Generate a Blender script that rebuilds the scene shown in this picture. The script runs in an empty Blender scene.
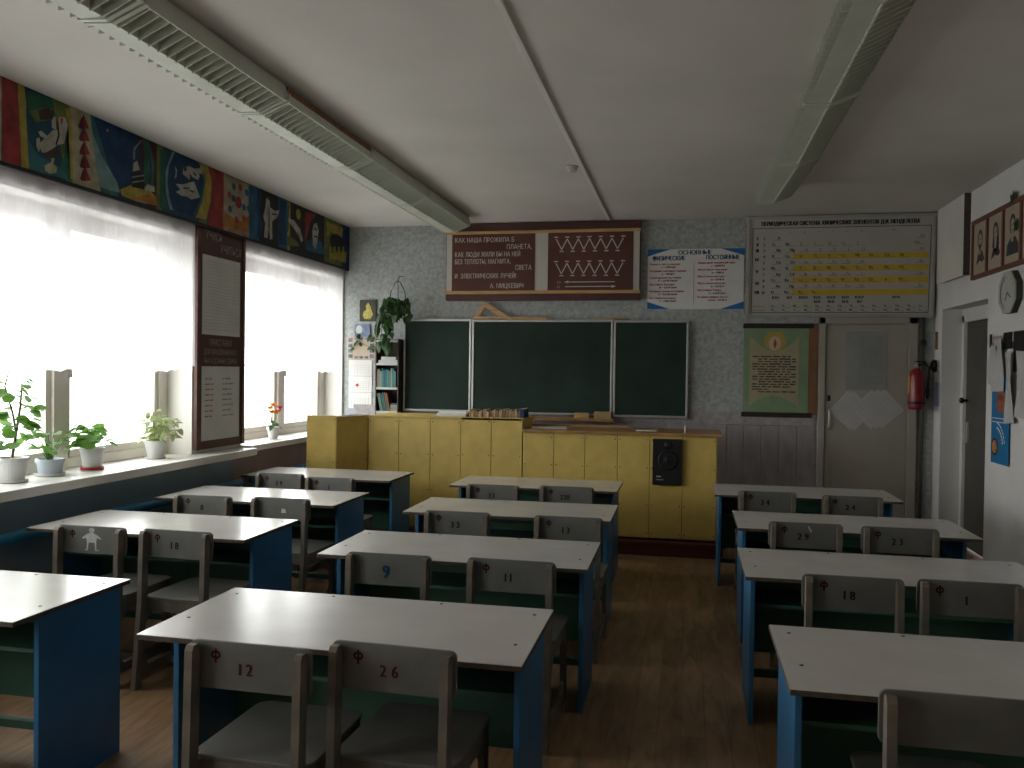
import bpy, bmesh, math, random
from mathutils import Matrix, Vector, Euler
random.seed(7)
PI = math.pi
SC = bpy.context.scene
COL = SC.collection

# ------------------------------------------------------------------ camera, sky, exposure
cam_d = bpy.data.cameras.new('camera')
cam_d.sensor_width = 36.0
cam_d.lens = 850.0 / 1024.0 * 36.0
cam_d.clip_start = 0.02
cam = bpy.data.objects.new('camera', cam_d)
COL.objects.link(cam)
_r = Vector((0.97946604, 0.20120106, 0.012822))
_u = Vector((-0.01540519, 0.01127827, 0.99981772))
_f = Vector((-0.20101977, 0.97948504, -0.01414622))
cam.matrix_world = Matrix(((_r.x, _u.x, -_f.x, 0.0), (_r.y, _u.y, -_f.y, 0.0), (_r.z, _u.z, -_f.z, 1.65), (0, 0, 0, 1)))
SC.camera = cam

world = bpy.data.worlds.new('overcast_sky')
SC.world = world
world.use_nodes = True
_bg = world.node_tree.nodes['Background']
_wn = world.node_tree                      # even cloud above the horizon, pale ground below it
_tc = _wn.nodes.new('ShaderNodeTexCoord')
_sx = _wn.nodes.new('ShaderNodeSeparateXYZ')
_rp = _wn.nodes.new('ShaderNodeValToRGB')
_rp.color_ramp.elements[0].position = 0.47
_rp.color_ramp.elements[0].color = (0.40, 0.40, 0.39, 1)
_rp.color_ramp.elements[1].position = 0.51
_rp.color_ramp.elements[1].color = (0.995, 0.985, 0.98, 1)
_ma = _wn.nodes.new('ShaderNodeMath')
_ma.operation = 'MULTIPLY_ADD'
_ma.inputs[1].default_value = 0.5
_ma.inputs[2].default_value = 0.5
_wn.links.new(_tc.outputs['Generated'], _sx.inputs[0])
_wn.links.new(_sx.outputs['Z'], _ma.inputs[0])
_wn.links.new(_ma.outputs[0], _rp.inputs[0])
_wn.links.new(_rp.outputs[0], _bg.inputs[0])
_bg.inputs[1].default_value = 9.0

SC.view_settings.view_transform = 'Standard'
SC.view_settings.look = 'None'
SC.view_settings.exposure = 0.15
SC.view_settings.gamma = 1.0
SC.view_settings.use_curve_mapping = False
SC.cycles.max_bounces = 10
SC.cycles.diffuse_bounces = 6
SC.cycles.glossy_bounces = 4
SC.cycles.transparent_max_bounces = 16
SC.cycles.use_denoising = True

# room constants (metres; x to the right, y towards the blackboard)
XL, XR, YB, YF, ZC = -3.94, 2.47, -1.3, 9.35, 3.31
WIN = {1: (2.72, 6.25), 2: (7.03, 9.32), 3: (-0.9, 1.75)}
WZ0, WZ1 = 0.95, 2.71

for n, (a, b) in WIN.items():      # sampling portals in the window openings
    ld = bpy.data.lights.new('window_portal', 'AREA')
    ld.shape = 'RECTANGLE'
    ld.size, ld.size_y = b - a, WZ1 - WZ0
    ld.cycles.is_portal = True
    lo = bpy.data.objects.new('window_portal', ld)
    lo.location = (-4.26, (a + b) / 2, (WZ0 + WZ1) / 2)
    lo.rotation_euler = (PI / 2, 0, -PI / 2)
    COL.objects.link(lo)

# ------------------------------------------------------------------ materials
MATS = {}
def mat(name, col, rough=0.6, var=0.12, scale=6.0, bump=0.0, bscale=None, spec=0.4, metal=0.0, col2=None, detail=4.0, stretch=None):
    if name in MATS:
        return MATS[name]
    m = bpy.data.materials.new(name)
    m.use_nodes = True
    nt = m.node_tree
    b = nt.nodes['Principled BSDF']
    b.inputs['Roughness'].default_value = rough
    b.inputs['Metallic'].default_value = metal
    b.inputs['Specular IOR Level'].default_value = spec
    tc = nt.nodes.new('ShaderNodeTexCoord')
    mp = nt.nodes.new('ShaderNodeMapping')
    if stretch:
        mp.inputs['Scale'].default_value = stretch
    nt.links.new(tc.outputs['Object'], mp.inputs[0])
    nz = nt.nodes.new('ShaderNodeTexNoise')
    nz.inputs['Scale'].default_value = scale
    nz.inputs['Detail'].default_value = detail
    nt.links.new(mp.outputs[0], nz.inputs['Vector'])
    rp = nt.nodes.new('ShaderNodeValToRGB')
    c1 = [max(0, c * (1 - var)) for c in col]
    c2 = list(col2) if col2 else [min(1, c * (1 + var)) for c in col]
    rp.color_ramp.elements[0].position = 0.3
    rp.color_ramp.elements[1].position = 0.7
    rp.color_ramp.elements[0].color = (*c1, 1)
    rp.color_ramp.elements[1].color = (*c2, 1)
    nt.links.new(nz.outputs['Fac'], rp.inputs[0])
    nt.links.new(rp.outputs[0], b.inputs['Base Color'])
    if bump:
        n2 = nt.nodes.new('ShaderNodeTexNoise')
        n2.inputs['Scale'].default_value = bscale or scale * 4
        n2.inputs['Detail'].default_value = 3
        nt.links.new(mp.outputs[0], n2.inputs['Vector'])
        bp = nt.nodes.new('ShaderNodeBump')
        bp.inputs['Strength'].default_value = bump
        bp.inputs['Distance'].default_value = 0.01
        nt.links.new(n2.outputs['Fac'], bp.inputs['Height'])
        nt.links.new(bp.outputs[0], b.inputs['Normal'])
    MATS[name] = m
    return m

def flat(name, col, rough=0.7, spec=0.3):
    return mat(name, col, rough, var=0.07, scale=9.0, spec=spec)

def curtain_mat():
    m = bpy.data.materials.new('white_tulle')
    m.use_nodes = True
    nt = m.node_tree
    for n in list(nt.nodes):
        nt.nodes.remove(n)
    out = nt.nodes.new('ShaderNodeOutputMaterial')
    tr = nt.nodes.new('ShaderNodeBsdfTransparent')
    tl = nt.nodes.new('ShaderNodeBsdfTranslucent')
    df = nt.nodes.new('ShaderNodeBsdfDiffuse')
    tl.inputs[0].default_value = (0.88, 0.85, 0.88, 1)
    df.inputs[0].default_value = (0.68, 0.63, 0.74, 1)
    m1 = nt.nodes.new('ShaderNodeMixShader')
    m1.inputs[0].default_value = 0.25
    nt.links.new(tl.outputs[0], m1.inputs[1])
    nt.links.new(df.outputs[0], m1.inputs[2])
    tc = nt.nodes.new('ShaderNodeTexCoord')
    mpc = nt.nodes.new('ShaderNodeMapping')
    mpc.inputs['Scale'].default_value = (1, 1, 0.35)
    nt.links.new(tc.outputs['Object'], mpc.inputs[0])
    vo = nt.nodes.new('ShaderNodeTexNoise')
    vo.inputs['Scale'].default_value = 34.0
    vo.inputs['Detail'].default_value = 5.0
    nt.links.new(mpc.outputs[0], vo.inputs['Vector'])
    nz = nt.nodes.new('ShaderNodeTexNoise')
    nz.inputs['Scale'].default_value = 3.0
    nt.links.new(tc.outputs['Object'], nz.inputs['Vector'])
    rp = nt.nodes.new('ShaderNodeValToRGB')
    rp.color_ramp.elements[0].position = 0.55
    rp.color_ramp.elements[0].color = (0.40, 0.40, 0.40, 1)
    rp.color_ramp.elements[1].position = 0.70
    rp.color_ramp.elements[1].color = (0.46, 0.46, 0.46, 1)
    nt.links.new(vo.outputs['Fac'], rp.inputs[0])
    mm = nt.nodes.new('ShaderNodeMath')
    mm.operation = 'MULTIPLY_ADD'
    mm.inputs[1].default_value = 0.25
    nt.links.new(nz.outputs['Fac'], mm.inputs[0])
    nt.links.new(rp.outputs[0], mm.inputs[2])
    m2 = nt.nodes.new('ShaderNodeMixShader')
    nt.links.new(mm.outputs[0], m2.inputs[0])
    nt.links.new(tr.outputs[0], m2.inputs[1])
    nt.links.new(m1.outputs[0], m2.inputs[2])
    nt.links.new(m2.outputs[0], out.inputs[0])
    return m

def glass_mat():
    m = bpy.data.materials.new('window_glass')
    m.use_nodes = True
    nt = m.node_tree
    for n in list(nt.nodes):
        nt.nodes.remove(n)
    out = nt.nodes.new('ShaderNodeOutputMaterial')
    tr = nt.nodes.new('ShaderNodeBsdfTransparent')
    tr.inputs[0].default_value = (0.93, 0.95, 0.94, 1)
    gl = nt.nodes.new('ShaderNodeBsdfGlossy')
    gl.inputs['Roughness'].default_value = 0.02
    lw = nt.nodes.new('ShaderNodeLayerWeight')
    lw.inputs[0].default_value = 0.5
    pw = nt.nodes.new('ShaderNodeMath')
    pw.operation = 'POWER'
    pw.inputs[1].default_value = 5.0
    nt.links.new(lw.outputs['Facing'], pw.inputs[0])
    fr = nt.nodes.new('ShaderNodeMath')
    fr.operation = 'MULTIPLY_ADD'
    fr.inputs[1].default_value = 0.75
    fr.inputs[2].default_value = 0.03
    nt.links.new(pw.outputs[0], fr.inputs[0])
    mx = nt.nodes.new('ShaderNodeMixShader')
    nt.links.new(fr.outputs[0], mx.inputs[0])
    nt.links.new(tr.outputs[0], mx.inputs[1])
    nt.links.new(gl.outputs[0], mx.inputs[2])
    nt.links.new(mx.outputs[0], out.inputs[0])
    return m

M_tulle, M_glass = curtain_mat(), glass_mat()
M_ceil = mat('whitewashed_ceiling', (0.62, 0.595, 0.56), 0.9, 0.07, 1.1, 0.12, 30, spec=0.1)
M_plaster = mat('white_plaster', (0.68, 0.665, 0.645), 0.85, 0.08, 1.6, 0.2, 25, spec=0.15)
M_reveal = mat('window_reveal_paint', (0.72, 0.70, 0.66), 0.6, 0.05, 2.0, spec=0.3)
M_wallpaper = mat('mottled_blue_grey_wallpaper', (0.355, 0.38, 0.372), 0.8, 0.2, 30.0, 0.15, 60, spec=0.2, col2=(0.45, 0.472, 0.462), detail=6)
M_dado = mat('mauve_grey_wall_panel', (0.31, 0.28, 0.285), 0.7, 0.14, 14.0, 0.1, 60, spec=0.2, stretch=(1, 1, 0.35))
M_bluewall = mat('blue_grey_oil_paint', (0.25, 0.34, 0.41), 0.45, 0.12, 2.5, 0.08, 30)
M_brownwall = mat('brown_mauve_oil_paint', (0.34, 0.25, 0.23), 0.5, 0.12, 2.5, 0.08, 30)
M_whitepaint = mat('white_gloss_paint', (0.70, 0.68, 0.645), 0.35, 0.05, 3.0)
M_frame = mat('window_frame_paint', (0.76, 0.71, 0.63), 0.4, 0.06, 4.0)
M_cream = mat('cream_door_paint', (0.36, 0.335, 0.28), 0.5, 0.07, 2.5, 0.05, 12)
M_darkdoor = mat('dark_grey_brown_door', (0.085, 0.078, 0.066), 0.5, 0.15, 3.0)
M_laminate = mat('grey_white_laminate', (0.53, 0.51, 0.48), 0.21, 0.05, 5.0, 0.01, 60, spec=0.55)
M_core = mat('chipboard_edge', (0.075, 0.055, 0.04), 0.8, 0.3, 30.0)
M_blue = mat('blue_desk_paint', (0.026, 0.125, 0.25), 0.4, 0.16, 4.0, 0.04, 18)
M_bluepipe = mat('blue_pipe_paint', (0.04, 0.27, 0.48), 0.38, 0.12, 6.0)
M_green = mat('dark_green_desk_paint', (0.045, 0.115, 0.08), 0.5, 0.2, 4.0)
M_chair = mat('grey_chair_paint', (0.122, 0.12, 0.109), 0.5, 0.16, 7.0, 0.05, 30)
M_chairedge = mat('worn_chair_edge', (0.128, 0.116, 0.095), 0.6, 0.28, 12.0, 0.06, 30, col2=(0.165, 0.135, 0.10))
M_screw = flat('dark_screw', (0.02, 0.018, 0.016), 0.5)
M_stred = mat('faded_red_stencil', (0.06, 0.016, 0.013), 0.9, 0.3, 30, spec=0.05)
M_stdark = mat('faded_dark_stencil', (0.022, 0.019, 0.017), 0.9, 0.3, 30, spec=0.05)
M_stblue = mat('blue_stencil', (0.012, 0.045, 0.09), 0.9, 0.3, 30, spec=0.05)
M_stwhite = mat('chalk_white_mark', (0.42, 0.42, 0.41), 0.8, 0.2, 30)
M_yellow = mat('yellow_oilcloth', (0.62, 0.445, 0.12), 0.42, 0.10, 7.0, 0.35, 9, spec=0.4)
M_wood = mat('varnished_wood', (0.34, 0.19, 0.075), 0.35, 0.22, 5.0, 0.03, 30, stretch=(1, 8, 8))
M_lightwood = mat('pale_wood', (0.50, 0.30, 0.13), 0.5, 0.18, 5.0, stretch=(1, 8, 8))
M_red_floorpaint = mat('red_brown_floor_paint', (0.105, 0.030, 0.020), 0.45, 0.18, 5.0)
M_brown = mat('dark_brown_paint', (0.082, 0.030, 0.024), 0.45, 0.1, 4.0)
M_brownpanel = mat('brown_glossy_panel', (0.105, 0.036, 0.029), 0.22, 0.1, 4.0, spec=0.5)
M_board = mat('green_chalkboard', (0.016, 0.034, 0.026), 0.6, 0.25, 2.2, 0.02, 40, spec=0.2, col2=(0.02, 0.041, 0.032))
M_alu = mat('dull_aluminium', (0.46, 0.46, 0.45), 0.35, 0.08, 6.0, metal=0.7)
M_paper = mat('white_paper', (0.70, 0.69, 0.67), 0.8, 0.04, 9.0)
M_cardcream = mat('cream_board', (0.52, 0.50, 0.44), 0.7, 0.06, 3.0)
M_ptable = mat('aged_white_chart', (0.44, 0.43, 0.385), 0.75, 0.05, 3.0)
M_ink = flat('black_ink', (0.03, 0.03, 0.03))
M_inkgrey = flat('grey_ink', (0.20, 0.17, 0.16))
M_inkred = flat('red_ink', (0.50, 0.05, 0.045))
M_inkblue = flat('blue_ink', (0.02, 0.07, 0.16))
M_inkwhite = flat('white_lettering', (0.52, 0.47, 0.43))
M_chartyellow = flat('chart_yellow', (0.58, 0.40, 0.05))
M_louver = mat('grey_plastic_louver', (0.52, 0.54, 0.46), 0.5, 0.07, 6.0)
M_housing = mat('aged_lamp_housing', (0.50, 0.49, 0.42), 0.6, 0.12, 4.0)
M_rust = mat('rust_brown_strip', (0.22, 0.10, 0.055), 0.8, 0.25, 12.0)
M_black = flat('black_plastic', (0.012, 0.012, 0.013), 0.45)
M_leafA = mat('geranium_leaf', (0.075, 0.19, 0.03), 0.5, 0.3, 14.0, col2=(0.16, 0.33, 0.06))
M_leafB = mat('variegated_leaf', (0.22, 0.32, 0.10), 0.5, 0.3, 30.0, col2=(0.55, 0.60, 0.32))
M_leafC = mat('dark_vine_leaf', (0.035, 0.095, 0.03), 0.45, 0.3, 14.0, col2=(0.075, 0.16, 0.05))
M_stem = mat('plant_stem', (0.12, 0.10, 0.05), 0.7, 0.2, 20)
M_soil = mat('potting_soil', (0.035, 0.025, 0.018), 0.95, 0.4, 40)
M_pot = mat('white_pot', (0.62, 0.62, 0.61), 0.45, 0.05, 6.0)

def thin_leaf(m):
    nt = m.node_tree
    b = nt.nodes['Principled BSDF']
    tl = nt.nodes.new('ShaderNodeBsdfTranslucent')
    mx = nt.nodes.new('ShaderNodeMixShader')
    mx.inputs[0].default_value = 0.45
    src = b.inputs['Base Color'].links[0].from_socket
    nt.links.new(src, tl.inputs[0])
    nt.links.new(b.outputs[0], mx.inputs[1])
    nt.links.new(tl.outputs[0], mx.inputs[2])
    nt.links.new(mx.outputs[0], nt.nodes['Material Output'].inputs[0])
for _m in (M_leafA, M_leafB, M_leafC):
    thin_leaf(_m)

def floor_mat():
    m = bpy.data.materials.new('wood_pattern_linoleum')
    m.use_nodes = True
    nt = m.node_tree
    b = nt.nodes['Principled BSDF']
    b.inputs['Roughness'].default_value = 0.42
    b.inputs['Specular IOR Level'].default_value = 0.35
    tc = nt.nodes.new('ShaderNodeTexCoord')
    mp = nt.nodes.new('ShaderNodeMapping')
    mp.inputs['Rotation'].default_value = (0, 0, PI / 2)
    nt.links.new(tc.outputs['Object'], mp.inputs[0])
    br = nt.nodes.new('ShaderNodeTexBrick')
    br.offset = 0.37
    br.inputs['Color1'].default_value = (0.30, 0.19, 0.105, 1)
    br.inputs['Color2'].default_value = (0.235, 0.14, 0.073, 1)
    br.inputs['Mortar'].default_value = (0.215, 0.13, 0.068, 1)
    br.inputs['Scale'].default_value = 1.0
    br.inputs['Mortar Size'].default_value = 0.003
    br.inputs['Brick Width'].default_value = 0.9
    br.inputs['Row Height'].default_value = 0.11
    nt.links.new(mp.outputs[0], br.inputs['Vector'])
    m2 = nt.nodes.new('ShaderNodeMapping')
    m2.inputs['Scale'].default_value = (9, 1.6, 1)
    nt.links.new(tc.outputs['Object'], m2.inputs[0])
    nz = nt.nodes.new('ShaderNodeTexNoise')
    nz.inputs['Scale'].default_value = 1.5
    nz.inputs['Detail'].default_value = 6
    nz.inputs['Distortion'].default_value = 1.2
    nt.links.new(m2.outputs[0], nz.inputs['Vector'])
    rp = nt.nodes.new('ShaderNodeValToRGB')
    rp.color_ramp.elements[0].color = (0.55, 0.55, 0.55, 1)
    rp.color_ramp.elements[0].position = 0.25
    rp.color_ramp.elements[1].color = (1.35, 1.3, 1.25, 1)
    rp.color_ramp.elements[1].position = 0.75
    nt.links.new(nz.outputs['Fac'], rp.inputs[0])
    mx = nt.nodes.new('ShaderNodeMix')
    mx.data_type = 'RGBA'
    mx.blend_type = 'MULTIPLY'
    mx.inputs[0].default_value = 1.0
    nt.links.new(br.outputs['Color'], mx.inputs[6])
    nt.links.new(rp.outputs[0], mx.inputs[7])
    nt.links.new(mx.outputs[2], b.inputs['Base Color'])
    return m
M_floor = floor_mat()

# ------------------------------------------------------------------ mesh helpers
class MB:
    """collects vertices and faces of one mesh"""
    def __init__(self):
        self.v, self.f = [], []
    def add(self, vs, fs):
        o = len(self.v)
        self.v += [tuple(p) for p in vs]
        self.f += [tuple(i + o for i in q) for q in fs]
        return self
    def box(self, x0, x1, y0, y1, z0, z1):
        return self.add([(x0, y0, z0), (x1, y0, z0), (x1, y1, z0), (x0, y1, z0), (x0, y0, z1), (x1, y0, z1), (x1, y1, z1), (x0, y1, z1)],
                        [(0, 3, 2, 1), (4, 5, 6, 7), (0, 1, 5, 4), (1, 2, 6, 5), (2, 3, 7, 6), (3, 0, 4, 7)])
    def prism(self, poly, axis, a, b):
        """extrude a 2-D polygon: axis x -> (y,z), y -> (x,z), z -> (x,y)"""
        n = len(poly)
        def P(p, t):
            return {'x': (t, p[0], p[1]), 'y': (p[0], t, p[1]), 'z': (p[0], p[1], t)}[axis]
        return self.add([P(p, a) for p in poly] + [P(p, b) for p in poly],
                        [tuple(range(n - 1, -1, -1)), tuple(range(n, 2 * n))] + [(i, (i + 1) % n, (i + 1) % n + n, i + n) for i in range(n)])
    def poly(self, pts, z=0.0):
        return self.add([(p[0], p[1], z) for p in pts], [tuple(range(len(pts)))])
    def rect(self, u0, u1, v0, v1, z=0.0):
        return self.poly([(u0, v0), (u1, v0), (u1, v1), (u0, v1)], z)
    def disc(self, u, v, ru, rv, z=0.0, n=20):
        return self.poly([(u + ru * math.cos(2 * PI * k / n), v + rv * math.sin(2 * PI * k / n)) for k in range(n)], z)
    def stroke(self, a, b, w, z=0.0):
        d = (Vector(b) - Vector(a)).normalized() * w / 2
        return self.poly([(a[0] + d.y, a[1] - d.x), (b[0] + d.y, b[1] - d.x), (b[0] - d.y, b[1] + d.x), (a[0] - d.y, a[1] + d.x)], z)
    def tube(self, pts, r, n=10, cap=True):
        pts = [Vector(p) for p in pts]
        rs = r if isinstance(r, (list, tuple)) else [r] * len(pts)
        o = len(self.v)
        up = Vector((0, 0, 1))
        for i, p in enumerate(pts):
            t = (pts[min(i + 1, len(pts) - 1)] - pts[max(i - 1, 0)]).normalized()
            a = t.cross(up if abs(t.z) < 0.9 else Vector((1, 0, 0))).normalized()
            c = a.cross(t)
            self.v += [tuple(p + (a * math.cos(2 * PI * k / n) + c * math.sin(2 * PI * k / n)) * rs[i]) for k in range(n)]
        for i in range(len(pts) - 1):
            for k in range(n):
                self.f.append((o + i * n + k, o + i * n + (k + 1) % n, o + (i + 1) * n + (k + 1) % n, o + (i + 1) * n + k))
        if cap:
            self.f.append(tuple(o + k for k in range(n - 1, -1, -1)))
            self.f.append(tuple(o + (len(pts) - 1) * n + k for k in range(n)))
        return self
    def lathe(self, prof, n=24, c=(0, 0, 0)):
        o = len(self.v)
        for r, z in prof:
            self.v += [(c[0] + r * math.cos(2 * PI * k / n), c[1] + r * math.sin(2 * PI * k / n), c[2] + z) for k in range(n)]
        for i in range(len(prof) - 1):
            for k in range(n):
                self.f.append((o + i * n + k, o + i * n + (k + 1) % n, o + (i + 1) * n + (k + 1) % n, o + (i + 1) * n + k))
        self.f.append(tuple(o + k for k in range(n - 1, -1, -1)))
        self.f.append(tuple(o + (len(prof) - 1) * n + k for k in range(n)))
        return self
    def mesh(self, name, m, bevel=0.0, smooth=False, seg=2):
        me = bpy.data.meshes.new(name)
        me.from_pydata(self.v, [], self.f)
        bm = bmesh.new()
        bm.from_mesh(me)
        bmesh.ops.recalc_face_normals(bm, faces=bm.faces) if bevel or smooth else None
        if bevel:
            bmesh.ops.bevel(bm, geom=[e for e in bm.edges if len(e.link_faces) == 2 and e.calc_face_angle(0) > 0.5], offset=bevel, segments=seg, affect='EDGES', profile=0.6)
        bm.to_mesh(me)
        bm.free()
        if smooth:
            me.polygons.foreach_set('use_smooth', [True] * len(me.polygons))
        me.materials.append(m)
        return me

def obj(name, src, m=None, parent=None, loc=(0, 0, 0), rot=(0, 0, 0), scale=None, bevel=0.0, smooth=False):
    me = src.mesh(name, m, bevel, smooth) if isinstance(src, MB) else src
    o = bpy.data.objects.new(name, me)
    COL.objects.link(o)
    o.parent = parent
    o.location = loc
    o.rotation_euler = rot
    if any(w in name for w in ('print', 'lettering', 'tack', 'diagram_lines', 'date_grid', 'small_photos')):
        o['kind'] = 'stuff'      # print too small to pick apart
    if scale:
        o.scale = scale if isinstance(scale, (tuple, list)) else (scale,) * 3
    return o

def tag(o, label, cat, group=None):
    o['label'] = label
    o['category'] = cat
    if group:
        o['group'] = group
    return o

def thing(name, label, cat, loc=(0, 0, 0), rot=(0, 0, 0), group=None):
    o = bpy.data.objects.new(name, None)
    COL.objects.link(o)
    o.empty_display_size = 0.1
    o.location = loc
    o.rotation_euler = rot
    return tag(o, label, cat, group)

def structure(o, label=None, cat=None):
    o['kind'] = 'structure'
    if label:
        o['label'] = label
    if cat:
        o['category'] = cat
    return o

def copy_tree(o, parent=None):
    c = o.copy()
    COL.objects.link(c)
    c.parent = parent
    for ch in o.children:
        copy_tree(ch, c)
    return c

FRONT = (PI / 2, 0, 0)            # flat layout hung on the front wall
LEFT = (PI / 2, 0, PI / 2)        # hung on the window wall
RIGHT = (PI / 2, 0, -PI / 2)      # hung on the right wall

# ------------------------------------------------------------------ lettering: glyph outlines made once
_chars = sorted(set('АБВГДЕЖЗИЙКЛМНОПРСТУФХЦЧШЩЫЬЭЮЯабвгдежзийклмнопрстуфхцчшщыьэюяABCDEFGHIJKLMNOPRSTUVWXYZabcdefghiklmnopqrstuvwy0123456789.,?=-·+/²()%'))
GLYPH = {}
def make_glyphs():
    tmp = []
    for ch in _chars:
        c = bpy.data.curves.new('glyph', 'FONT')
        c.body = ch
        c.resolution_u = 2
        o = bpy.data.objects.new('glyph', c)
        COL.objects.link(o)
        tmp.append((ch, o, c))
    bpy.context.view_layer.update()
    for ch, o, c in tmp:
        me = o.to_mesh()
        vs = [(v.co.x, v.co.y) for v in me.vertices]
        GLYPH[ch] = (vs, [tuple(p.vertices) for p in me.polygons], min(x for x, y in vs), max(x for x, y in vs))
        o.to_mesh_clear()
    for ch, o, c in tmp:
        bpy.data.objects.remove(o)
        bpy.data.curves.remove(c)
make_glyphs()
def _phi():       # a stencil-like Ф: stem and two bowls
    vs, fs = [(0.285, -0.14), (0.435, -0.14), (0.435, 0.80), (0.285, 0.80)], [(0, 1, 2, 3)]
    for s in (-1, 1):
        o = len(vs)
        for k in range(9):
            a = -PI / 2 + PI * k / 8
            for r, q in ((0.31, 0.28), (0.15, 0.12)):
                vs.append((0.36 + s * (0.05 + r * math.cos(a)), 0.40 + q * math.sin(a)))
        fs += [(o + 2 * k, o + 2 * k + 2, o + 2 * k + 3, o + 2 * k + 1) for k in range(8)]
    return vs, fs, 0.01, 0.71
GLYPH['Ф'] = _phi()
_vs, _fs, _a, _b = GLYPH['С']    # Э: the round С mirrored, with its middle bar
GLYPH['Э'] = ([(_a + _b - x, y) for x, y in _vs] + [(_a + 0.2, 0.33), (_b - 0.04, 0.33), (_b - 0.04, 0.41), (_a + 0.2, 0.41)],
              [f[::-1] for f in _fs] + [tuple(len(_vs) + k for k in range(4))], _a, _b)

def letters(mb, s, u, v, size, align='L', sx=1.0, z=0.0, bold=0.0):
    """lay a line of lettering into mb at (u, v)"""
    k = size / 0.73
    w = 0.0
    seq = []
    for ch in s:
        if ch == ' ':
            w += 0.34 * sx
            continue
        vs, fs, a, b = GLYPH[ch]
        seq.append((vs, fs, w - a * sx))
        w += (b - a) * sx + 0.09
    off = {'L': 0.0, 'C': -w * k / 2, 'R': -w * k}[align]
    for n, b in enumerate((0.0, bold / 2, bold) if bold else (0.0,)):
        for vs, fs, x in seq:
            mb.add([(u + off + (x + b + p[0] * sx) * k, v + p[1] * k, z + 0.0003 * n) for p in vs], fs)
    return w * k

def scribble(mb, u0, u1, v, h, z=0.0, rnd=random):
    """a line of print too small to read: word-long dashes"""
    u = u0
    while u < u1 - h:
        w = min(u1 - u, h * rnd.uniform(1.5, 5.5))
        mb.rect(u, u + w, v, v + h * rnd.uniform(0.55, 0.8), z)
        u += w + h * 0.7

# ================================================================== the setting
structure(obj('floor', MB().box(XL - 0.3, XR + 0.25, YB - 0.2, YF + 0.2, -0.1, 0.0), M_floor))
structure(obj('ceiling', MB().box(XL - 0.3, XR + 0.25, YB - 0.2, YF + 0.2, ZC, ZC + 0.15), M_ceil))
wf = structure(obj('wall_front', MB().box(XL - 0.3, XR + 0.25, YF, YF + 0.2, 0, ZC), M_wallpaper))
structure(obj('wall_back', MB().box(XL - 0.3, XR + 0.25, YB - 0.2, YB, 0, ZC), mat('beige_back_wall', (0.34, 0.31, 0.27), 0.8, 0.08, 2.0)))

# window wall: piers, lintel band and the painted lower wall
T0 = XL - 0.32
mb = MB()
for a, b in ((YB, WIN[3][0]), (WIN[3][1], WIN[1][0]), (WIN[1][1], WIN[2][0]), (WIN[2][1], YF)):
    mb.box(T0, XL, a, b, 0.91, WZ1)
mb.box(T0, XL, YB, YF, WZ1, ZC)
wl = structure(obj('wall_left', mb, M_reveal))
obj('lower_wall', MB().box(T0, XL, YB, 6.9, 0, 0.91), M_bluewall, wl)
obj('lower_wall', MB().box(T0, XL, 6.9, YF, 0, 0.91), M_brownwall, wl)

# right wall with the deep doorway
DY0, DY1, DZ = 7.80, 9.10, 2.32
mb = MB()
mb.box(XR, XR + 0.24, YB, DY0, 0, ZC)
mb.box(XR, XR + 0.24, DY1, YF, 0, ZC)
mb.box(XR, XR + 0.24, DY0, DY1, DZ, ZC)
wr = structure(obj('wall_right', mb, M_plaster))
d2 = bpy.data.objects.new('door_2', None)
COL.objects.link(d2)
d2.location = (XR + 0.2, 0, 0)
structure(d2, 'dark door deep in the white doorway of the right wall', 'door')
mb = MB().box(-0.02, 0.05, DY1 - 0.07, DY1, 0, 2.26).box(-0.02, 0.05, DY0, DY0 + 0.07, 0, 2.26).box(-0.02, 0.05, DY0, DY1, 2.19, 2.32)
obj('door_frame', mb, M_whitepaint, d2, bevel=0.004)
obj('door_leaf', MB().box(0.01, 0.05, DY0 + 0.07, DY1 - 0.07, 0.01, 2.19), M_darkdoor, d2)
obj('door_panel', MB().box(0.0, 0.012, DY0 + 0.2, DY1 - 0.42, 1.2, 2.05), M_darkdoor, d2, bevel=0.004)
obj('door_panel', MB().box(0.0, 0.012, DY0 + 0.2, DY1 - 0.42, 0.2, 1.05), M_darkdoor, d2, bevel=0.004)
obj('lock_plate', MB().box(-0.004, 0.012, DY1 - 0.17, DY1 - 0.12, 1.02, 1.22), M_alu, d2, bevel=0.002)
obj('door_knob', MB().lathe([(0.012, 0), (0.012, 0.03), (0.026, 0.04), (0.03, 0.055), (0.022, 0.07)], 16), M_black, d2, (0.0, DY1 - 0.145, 1.43), (0, -PI / 2, 0), smooth=True)
structure(obj('baseboard_right', MB().box(XR - 0.02, XR, YB, DY0, 0, 0.09), M_red_floorpaint))
structure(obj('baseboard_front', MB().box(0.42, 1.33, YF - 0.02, YF, 0, 0.09), M_red_floorpaint))

# dado of upright wall panels between counter and door
dado = bpy.data.objects.new('trim_3', None)
COL.objects.link(dado)
structure(dado, 'mauve grey upright wall panels below the green poster', 'panelling')
for k, (a, b) in enumerate(((-3.8, -0.2), (-0.18, 0.43), (0.435, 0.60), (0.605, 0.78), (0.785, 0.96), (0.965, 1.14), (1.145, 1.32))):
    obj('wall_panel', MB().box(a, b, YF - 0.012, YF, 0.09, 1.12), M_dado, dado, bevel=0.003)
obj('wall_panel_border', MB().box(-3.8, 1.32, YF - 0.014, YF, 1.125, 1.25), mat('mauve_border_paper', (0.34, 0.31, 0.315), 0.8, 0.2, 25.0), dado)

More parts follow.
